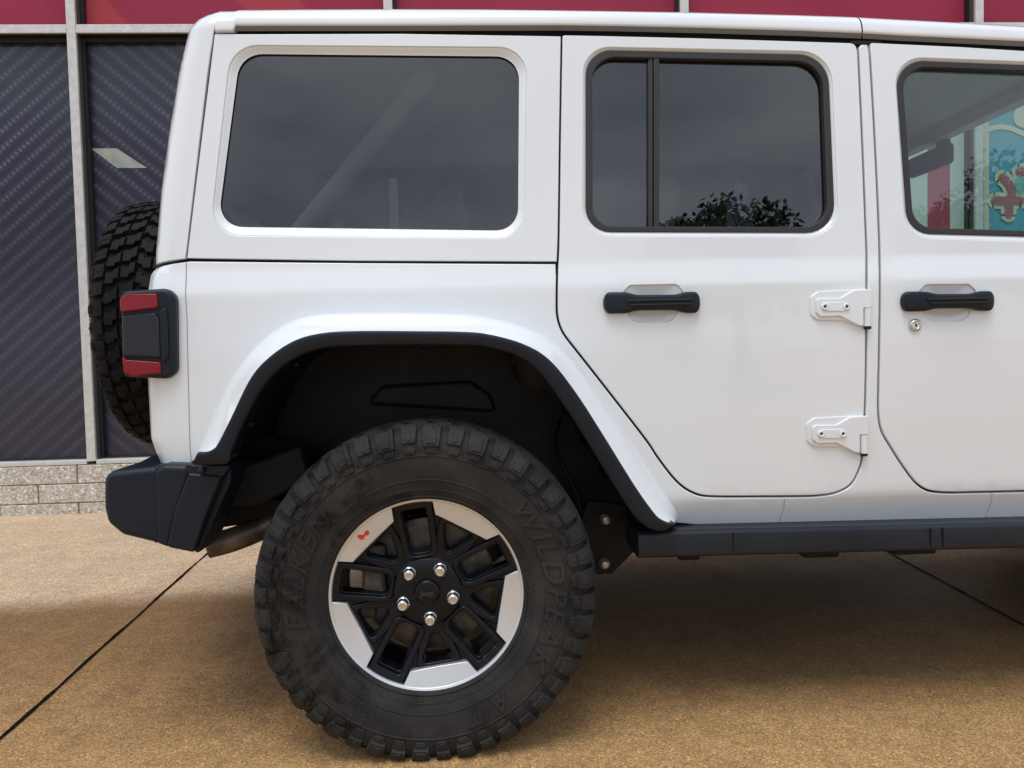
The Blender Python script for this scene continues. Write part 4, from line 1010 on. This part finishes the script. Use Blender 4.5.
# rim geometry, local: axle along Y, outer face -Y, y measured from tyre centre
def rimface():
    LIP = -.118
    def dish(x, z):
        r_ = math.hypot(x, z); return LIP+float(np.interp(r_, [0, .03, .075, .10, .16, .20, .23], [.030, .030, .031, .031, .023, .016, .009]))
    base = MB()
    circ = lambda r_, n_=96: [(r_*math.cos(2*PI*k/n_), r_*math.sin(2*PI*k/n_)) for k in range(n_)]
    def rotp(pts, deg):       # deg clockwise from the top as seen from outside
        c, s_ = math.cos(R(deg)), math.sin(R(deg)); return [(u*c+v*s_, -u*s_+v*c) for u, v in pts]
    holes = []
    U0 = -7.5
    win = rpoly([(-.0255, .094, .016), (.0255, .094, .016), (.0285, .202, .006), (-.0285, .202, .006)])
    uo = rpoly([(-.041, .082, .020), (.041, .082, .020), (.0465, .2185, .002), (.023, .2235, .004), (-.023, .2235, .004), (-.0465, .2185, .002)])
    tri = rpoly([(0, .098, .010), (.0395, .168, .008), (.016, .1765, .012), (-.016, .1765, .012), (-.0395, .168, .008)])
    for k in range(5):
        holes.append(rotp(win, U0+72*k)); holes.append(rotp(tri, U0+36+72*k))
    panel(base, circ(.2245), holes, lambda x, z: dish(x, z)+.016, r=.004, thick=.040, step=.03)
    for k in range(5):        # raised U-shaped spokes
        w2 = rpoly([(-.0275, .090, .018), (.0275, .090, .018), (.0305, .2055, .006), (-.0305, .2055, .006)])
        panel(base, rotp(uo, U0+72*k), [rotp(w2, U0+72*k)], dish, r=.0045, thick=.025, step=.03)
        t2o = rpoly([(-.028, .074, .008), (.028, .074, .008), (.0555, .178, .004), (-.0555, .178, .004)])
        t2i = rpoly([(0, .092, .012), (.0435, .1715, .009), (-.0435, .1715, .009)])
        panel(base, rotp(t2o, U0+36+72*k), [rotp(t2i, U0+36+72*k)], lambda x, z: dish(x, z)+.007, r=.004, thick=.02, step=.03)
    # hub boss
    base.lathe([(0.030, LIP+.028), (.034, LIP+.0262), (.060, LIP+.0275), (.076, LIP+.0305), (.086, LIP+.040)], (0, 0, 0), seg=72)
    # barrel
    base.lathe([(.2285, LIP+.006), (.226, LIP+.03), (.214, LIP+.06), (.205, LIP+.10), (.205, LIP+.16), (.222, .115), (.235, .118)], (0, 0, 0), seg=72)
    base.lathe([(.236, LIP-.001), (.24, LIP+.004), (.238, LIP+.012), (.225, LIP+.02)], (0, 0, 0), seg=72)
    # machined faces
    mach = MB(); segp = []
    for k in range(5):
        mid = U0+36+72*k; pts = []
        a_out = 36-math.degrees(math.asin(.0490/.229)); a_in = 36-math.degrees(math.asin(.0490/.189))
        for q in range(13):
            a = R(mid-a_out+2*a_out*q/12); pts.append((.2300*math.sin(a), .2300*math.cos(a)))
        for a in (mid+a_in, mid-a_in): pts.append((.192*math.sin(R(a)), .192*math.cos(R(a))))
        panel(mach, pts, [], lambda x, z: LIP+float(np.interp(math.hypot(x, z), [.18, .23], [.0165, .0035])), r=.002, thick=.018, step=.02)
    mach.lathe([(.2238, LIP+.014), (.2245, LIP+.0050), (.2260, LIP+.0035), (.2320, LIP+.0008), (.2365, LIP-.0006), (.2385, LIP+.004)], (0, 0, 0), seg=96)
    caps = MB(); caps.lathe([(0, LIP+.017), (.022, LIP+.0175), (.027, LIP+.019), (.0305, LIP+.0225), (.031, LIP+.028)], (0, 0, 0), seg=48)
    # word on the cap
    def flat_text(mbt, txt, size, x0, z0, y, h=.0008, shear=0):
        cu = bpy.data.curves.new('t', 'FONT'); cu.body = txt; cu.size = size; cu.align_x = 'CENTER'; cu.align_y = 'CENTER'; cu.resolution_u = 3
        ob = bpy.data.objects.new('t', cu); COL.objects.link(ob); dg = bpy.context.evaluated_depsgraph_get(); me = bpy.data.meshes.new_from_object(ob.evaluated_get(dg))
        for p_ in me.polygons: mbt.flat([(x0+me.vertices[i].co.x, y, z0+me.vertices[i].co.y) for i in p_.vertices], (0, -1, 0))
        COL.objects.unlink(ob); bpy.data.objects.remove(ob)
    word = MB(); flat_text(word, 'Jeep', .019, 0, 0, LIP+.0163)
    # small red car-shaped mark on one machined face
    mk = MB(); a = R(-44); c, s_ = math.cos(R(38)), math.sin(R(38))
    sh = [(-.014, -.006), (-.011, -.006), (-.010, -.009), (-.006, -.009), (-.005, -.006), (.004, -.006), (.005, -.009), (.009, -.009), (.010, -.006), (.014, -.006), (.014, .000), (.012, .003), (.006, .003), (.003, .000), (-.003, .000), (-.005, .003), (-.009, .007), (-.014, .006)]
    cx, cz = .209*math.sin(a), .209*math.cos(a)
    q = [(cx+u*c-v*s_*1.0, cz+u*s_+v*c) for u, v in sh]
    panel(mk, q, [], lambda x, z: LIP+float(np.interp(math.hypot(x, z), [.18, .23], [.0165, .0035])), r=.0003, thick=.002, off=-.0012, step=.02)
    # raised arcs on the lower right spoke end
    em = MB(); a0 = 135
    for dx, rr in ((-.012, .010), (-.002, .005), (.010, .010), (.016, .012)):
        pts = []
        for q in range(9):
            aa = R(100+160*q/8) if dx < 0 else R(-80+160*q/8); u, v = dx+rr*.5*math.cos(aa), .2125+rr*.6*math.sin(aa); (X, Z), = rotp([(u, v)], a0); pts.append((X, dish(X, Z)+.001, Z))
        em.tube(pts, .0013, 6)
    for q_ in (base, mach, caps, word, mk, em): q_.v = [(x*1.022, y, z*1.022) for x, y, z in q_.v]
    return base, mach, caps, word, mk, em, LIP
print('tyre...')
ty = tyre_mesh(True); base, mach, caps, word, mk, em, LIP = rimface()
def lugnut(LIP):
    mb = MB(); y0 = LIP+.028
    for k in range(6):
        a0, a1 = R(60*k), R(60*k+60); r_ = .0142
        p0, p1 = (r_*math.sin(a0), r_*math.cos(a0)), (r_*math.sin(a1), r_*math.cos(a1))
        mb.flat([(p0[0], y0, p0[1]), (p1[0], y0, p1[1]), (p1[0], y0-.020, p1[1]), (p0[0], y0-.020, p0[1])], (p0[0]+p1[0], 0, p0[1]+p1[1]))
    mb.lathe([(.0142, y0-.0195), (.0132, y0-.023), (.0095, y0-.0262), (.0085, y0-.0264), (.0075, y0-.0255), (0, y0-.0255)], (0, 0, 0), seg=18)
    mb.lathe([(.018, y0+.002), (.018, y0-.003), (.0142, y0-.006)], (0, 0, 0), seg=24)
    return mb
def make_wheel(name, rub, flat_=True):
    wl = MB(); wl.v, wl.n, wl.f, wl.mi = list(base.v), list(base.n), list(base.f), list(base.mi)
    o = MB.build(wl, name, wheel_black, car)
    t = MB(); t.v, t.n, t.f, t.mi = list(ty.v), list(ty.n), list(ty.f), list(ty.mi)
    if flat_: flatten(t, AX)
    MB.build(t, 'tyre', rub, o)
    for nm, q, m_ in (('machined_face', mach, silver), ('centre_cap', caps, wheel_black), ('cap_lettering', word, mat('cap_letters', (.045, .047, .05), .5)), ('red_mark', mk, red_mark), ('spoke_emblem', em, mat('emblem_grey', (.05, .052, .055), .4))):
        z = MB(); z.v, z.n, z.f, z.mi = list(q.v), list(q.n), list(q.f), list(q.mi); MB.build(z, nm, m_, o)
    for k in range(5):
        a = R(-41+72*k); nb_ = lugnut(LIP); ln = MB.build(nb_, 'lug_nut', chrome, o); ln.location = (.065*math.sin(a), 0, .065*math.cos(a)); ln.rotation_euler = (0, R(17*k), 0)
    return o
wheel = make_wheel('wheel', rubber); wheel.location = np.array((0, TW, AX))-CO
mb = MB(); y0 = -.015
mb.lathe([(.070, y0-.035), (.072, y0-.002), (.085, y0), (.168, y0), (.170, y0+.004), (.170, y0+.02), (.09, y0+.022)], (0, 0, 0), seg=72)
bd = MB.build(mb, 'brake_disc', disc_m, wheel)
mb = MB(); mb.box((-.135, y0+.0, .03), (.06, .07, .16), .012); mb.box((-.16, y0+.01, -.05), (.05, .06, .06), .01); MB.build(mb, 'brake_caliper', rust, wheel)
def copy_tree(o, parent=None):
    c = o.copy(); COL.objects.link(c); c.parent = parent
    for ch in list(o.children): copy_tree(ch, c)
    return c
for (x, y, rz) in ((3.008, TW, 0), (0, 2*YC-TW, PI), (3.008, 2*YC-TW, PI)):
    c = copy_tree(wheel, car); c.location = np.array((x, y, AX))-CO; c.rotation_euler = (0, 0, rz)
spare = make_wheel('spare_wheel', spare_rubber, False)
SPX, SPZ = -.875, 1.112
spare.location = np.array((SPX, YC, SPZ))-CO; spare.rotation_euler = (0, 0, R(-90))
mb = MB(); mb.tube([(SPX+.05, YC, SPZ), (REARX(.9)+.03, YC, SPZ)], .10, 20); cpart('spare_carrier', mb, dark)

# ---- cabin seen through the glass
def seat(x, y, w_):
    mb = MB(); rot = np.array(Matrix.Rotation(R(-14), 3, 'Y'))
    mb.box((x+.22, y, .93), (.52, w_, .16), .06); mb.box((x-.08, y, 1.10), (.14, w_, .46), .06, rot)
    s_ = cpart('seat', mb, seat_m)
    return s_
def headrest(s_, x, y, wrap=False):
    rot = np.array(Matrix.Rotation(R(-10), 3, 'Y')); mb = MB(); mb.box((x-.175, y, 1.43), (.13, .27, .20), .05, rot); mb.tube([(x-.155, y-.05, 1.28), (x-.17, y-.05, 1.40)], .007, 8); mb.tube([(x-.155, y+.05, 1.28), (x-.17, y+.05, 1.40)], .007, 8)
    h_ = cpart0('headrest', mb, wrap_m if wrap else seat_m, s_)
s_ = seat(.36, .52, .5); headrest(s_, .36, .5); s_ = seat(.36, 1.22, .86); headrest(s_, .36, 1.4)
s_ = seat(1.27, .52, .52); headrest(s_, 1.27, .52, True); s_ = seat(1.27, 1.36, .52); headrest(s_, 1.27, 1.36, True)
mb = MB(); mb.box((1.45, YC, .74), (1.5, 1.48, .04)); mb.box((.02, YC, .80), (1.36, .70, .04)); cpart('cabin_floor', mb, seat_m)
mb = MB(); _hp = at(931, 141, YC); mb.grid(np.array([[(x_, YC+sg_*.66, z_) for sg_ in (-1, 1)] for x_, z_ in ((-.56, 1.785), (-.42, 1.805), (1.1, 1.815), (1.55, 1.80), (_hp[0]+.05, _hp[2]+.03))]), flip=True); cpart('headliner', mb, liner_grey)
mb = MB(); a = at(290, 246, .40); b = at(432, 70, .40); mb.tube([a, (np.array(a)+np.array(b))/2, b], .030, 16)
cpart('roll_bar', mb, pale_bar)  # its pale colour stands in for the light strip behind the glass
mb = MB(); mb.box((1.92, YC, 1.02), (.42, 1.46, .26), .06); mb.lathe([(.17, -.014), (.184, 0), (.17, .014), (.158, 0), (.17, -.014)], (1.62, .52, 1.05), 'X', 32); cpart('dashboard', mb, seat_m)
# windscreen header, pillars, glass, mirror
_hp = at(931, 141, YC); xh, zh, xc, zc_ = _hp[0]+.03, _hp[2]+.03, 2.06, 1.20; print('header', xh, zh)
mb = MB(); mb.box((xh, YC, zh), (.07, 1.36, .06), .015)
for sg in (-1, 1): mb.tube([(xc, YC+sg*.74, zc_), (xh, YC+sg*.67, zh)], .032, 12)
mb.box((xc+.02, YC, zc_-.03), (.08, 1.5, .06), .015); ws = cpart('windscreen_frame', mb, liner_grey)
mb = MB(); mb.flat([(xc, YC-.72, zc_), (xc, YC+.72, zc_), (xh+.02, YC+.65, zh), (xh+.02, YC-.65, zh)], (1, 0, .3)); cpart0('windscreen', mb, clear, ws)
mb = MB(); _mp = at(930, 161, YC); mb.box((_mp[0], YC, _mp[2]), (.035, .25, .075), .016); mb.box((_mp[0]+.05, YC, _mp[2]+.06), (.03, .06, .13), .012); cpart0('rear_view_mirror', mb, seat_m, ws)
# ---- front end beyond the frame
mb = MB()
G = []
for x, hw, z1 in ((2.06, .70, 1.24), (2.3, .685, 1.235), (2.8, .64, 1.21), (3.3, .60, 1.18), (3.42, .59, 1.14)):
    G.append([(x, YC-hw-.005, .60), (x, YC-hw, z1-.08), (x, YC-hw+.03, z1-.02), (x, YC-hw+.12, z1), (x, YC, z1+.03), (x, YC+hw-.12, z1), (x, YC+hw-.03, z1-.02), (x, YC+hw, z1-.08), (x, YC+hw+.005, .60)])
mb.grid(np.array(G)); mb.flat(G[-1], (1, 0, 0)); mb.flat(G[0], (-1, 0, 0)); hood = cpart('hood', mb, paint)
mb = MB(); 
for sg in (-1, 1):
    G = []
    for i in range(13):
        aa = R(-70+160*i/12-10); G.append([(3.008+.50*math.sin(aa), YC+sg*.66, AX+.52*math.cos(aa)+.10), (3.008+.52*math.sin(aa), YC+sg*.92, AX+.52*math.cos(aa)+.08), (3.008+.50*math.sin(aa), YC+sg*.925, AX+.48*math.cos(aa)+.08)])
    mb.grid(np.array(G), flip=sg > 0)
cpart('front_flare', mb, paint)
mb = MB(); mb.box((3.66, YC, .62), (.16, 1.62, .2), .04); mb.box((3.0, YC, .56), (1.3, .9, .12), .02); mb.tube([(3.008, .3, AX), (3.008, 2*YC-.3, AX)], .04, 14); cpart('front_bumper', mb, plastic)

# ---- far side: mirrored copies of the near side's parts
def mirror_tree(o, parent, top=True):
    c = o.copy(); COL.objects.link(c); c.parent = parent
    if top: c.scale = (1, -1, 1)
    for ch in list(o.children): mirror_tree(ch, c, False)
    return c
for o in (rear_door_o, front_door_o, tub_o, flare_o, liner_o, shell_o, tail_o, rail_o): mirror_tree(o, car)
c = None
# hardtop's far side panel and window
mb = MB(); panel(mb, ht_side, [SS(q_out)], g, gap=.0022, r=.0022, breaks=BRK); bevel_in(mb, q_out, q_gl, .020, 96); panel(mb, corner, [], top_surf, gap=.0018, r=.002, step=.02)
mb.v = [(x, 2*YC-y, z) for x, y, z in mb.v]; mb.n = [(x, -y, z) for x, y, z in mb.n]; fs_ = cpart0('hardtop_side', mb, paint, hardtop_o)
mb = MB(); panel(mb, SS(q_gl, .019), [], lambda x, z: g0(z), gap=-.004, r=0, thick=.004, off=.0195, step=.06); mb.v = [(x, 2*YC-y, z) for x, y, z in mb.v]; mb.n = [(x, -y, z) for x, y, z in mb.n]; cpart0('quarter_window', mb, privacy, hardtop_o)

# ================================================================== poster seen through the front window
def stroke(pts, wid, y, name, m_, seg=8):
    """flat ribbon with round ends on the shop glass"""
    pts = resample(pts, 24); L_ = []; Rr = []
    for i in range(24):
        t = pts[min(i+1, 23)]-pts[max(i-1, 0)]; t /= np.linalg.norm(t); n_ = np.array([t[1], -t[0]])*wid/2; L_.append(pts[i]+n_); Rr.append(pts[i]-n_)
    t0 = pts[0]-pts[1]; a0 = math.atan2(t0[1], t0[0]); t1 = pts[-1]-pts[-2]; a1 = math.atan2(t1[1], t1[0])
    capA = [pts[0]+wid/2*np.array([math.cos(a0+PI/2-PI*k/seg), math.sin(a0+PI/2-PI*k/seg)]) for k in range(1, seg)]
    capB = [pts[-1]+wid/2*np.array([math.cos(a1+PI/2-PI*k/seg), math.sin(a1+PI/2-PI*k/seg)]) for k in range(1, seg)]
    poly = L_+capB+Rr[::-1]+capA
    return [(p_[0], p_[1]) for p_ in poly]
YG = YB+.108
def film(name, pxs, m_, dy=0.0):
    q = [at(x, y, YG-dy) for x, y in pxs]; mb = LMB(); mb.flat([(p_[0], YG-dy, p_[2]) for p_ in q], (0, -1, 0)); bpart(name, mb, m_)
def film_poly(name, poly, m_, d):
    mb = LMB(); panel(mb, poly, [], lambda x, z: YG-d, r=.0003, thick=.0008, step=.2); return bpart(name, mb, m_)
def px2(pts): return [(p_[0], p_[2]) for p_ in (at(x, y, YG) for x, y in pts)]
film('white_strip', [(893, 36), (975, 36), (975, 455), (893, 455)], white_film, .0)
film('red_strip', [(927.5, 36), (950, 36), (950, 455), (927.5, 455)], red_film, .001)
film('poster_border', [(984, 30), (989, 30), (989, 455), (984, 455)], cream, .002)
film_poly('poster_band', stroke(px2(spline([(984, 131), (998, 127), (1012, 129), (1030, 138), (1060, 160)])), .035, 0, '', None), cream, .003)
film_poly('poster_disc', rpoly([(p_[0], p_[1], .09) for p_ in px2([(1013, 106), (1036, 106), (1036, 128), (1013, 128)])]), cream, .004)
glyph = [[(1002, 178), (1008, 184), (1011, 192), (1010, 200)], [(994.5, 200.5), (1002, 201), (1010, 200), (1019, 201)], [(1010, 198), (1008.5, 206), (1008, 214)], [(1019, 172), (1040, 172)], [(1019, 190), (1019, 182), (1034, 182)]]
for gl_ in glyph: film_poly('letter_outline', stroke(px2(spline(gl_)), .115, 0, '', None), cream, .005+.0006*glyph.index(gl_))
for k_, gl_ in enumerate(glyph): film_poly('letter', stroke(px2(spline(gl_)), .06, 0, '', None), teal if k_ == 4 else pink, .010+.0006*k_)

# ================================================================== trees across the car park; two mirrored in the car windows, two added
leaf = mat('leaf', (.05, .085, .03), .6); vary(leaf, 3, (.03, .055, .02), (.075, .115, .04), .3, .7)
bark = mat('bark', (.10, .075, .055), .9); vary(bark, 12, (.06, .045, .035), (.14, .11, .085))
def tree(x, y, h, rad, seed, label):
    rnd = random.Random(seed); t = empty('broadleaf_tree', (x, y, 0)); tag(t, label, 'tree', 'trees across the car park')
    mb = MB(); mb.tube([(0, 0, 0), (.05, .02, h*.25), (0, .05, h*.5), (.08, 0, h*.8)], [.19, .15, .11, .04], 10)
    for k in range(7):
        a = rnd.uniform(0, 2*PI); z0 = h*rnd.uniform(.3, .55); mb.tube([(0, 0, z0), (rad*.4*math.cos(a), rad*.4*math.sin(a), z0+h*.14), (rad*.75*math.cos(a), rad*.75*math.sin(a), z0+h*.22)], [.07, .05, .02], 6)
    mb.build('trunk', bark, t)
    mb = MB(); cl = []
    for k in range(100):
        a = rnd.uniform(0, 2*PI); q = rnd.random()**.5; u = rnd.uniform(-1, 1); w_ = math.sqrt(max(0, 1-u*u))
        cl.append((rad*q*w_*math.cos(a), rad*q*w_*math.sin(a), h*.66+h*.31*u*q**.6, rnd.uniform(.45, .9)))
    for cx, cy, cz_, cr in cl:
        for _ in range(230):
            d = np.array([rnd.gauss(0, 1) for _ in range(3)]); d /= np.linalg.norm(d); p_ = np.array((cx, cy, min(cz_, h-cr*.6)))+d*cr*rnd.random()**.4
            u = np.array([rnd.gauss(0, 1) for _ in range(3)]); u /= np.linalg.norm(u); v = np.cross(u, d); v /= np.linalg.norm(v)+1e-9; sz = rnd.uniform(.07, .125)
            mb.add([p_-u*sz, p_+v*sz*.5, p_+u*sz, p_-v*sz*.5], [d]*4, [(0, 1, 2, 3)])
    mb.build('crown', leaf, t)
tree(5.9, -14.0, 7.5, 2.0, 3, 'leafy tree mirrored along the bottom of the rear door window')
tree(-8.6, -14.5, 8.0, 2.6, 8, 'unseen leafy tree added to darken the reflection in the panel beside the spare wheel')  # added out of view to darken the lower panel's reflection
tree(-13.6, -14.0, 8.4, 2.8, 9, 'unseen leafy tree added to darken the reflection in the panel at the left edge')  # another added tree, there only for the dark reflection
tree(13.4, -15.0, 9.0, 2.6, 5, 'leafy tree mirrored along the bottom of the front door window')
print('scene ok')
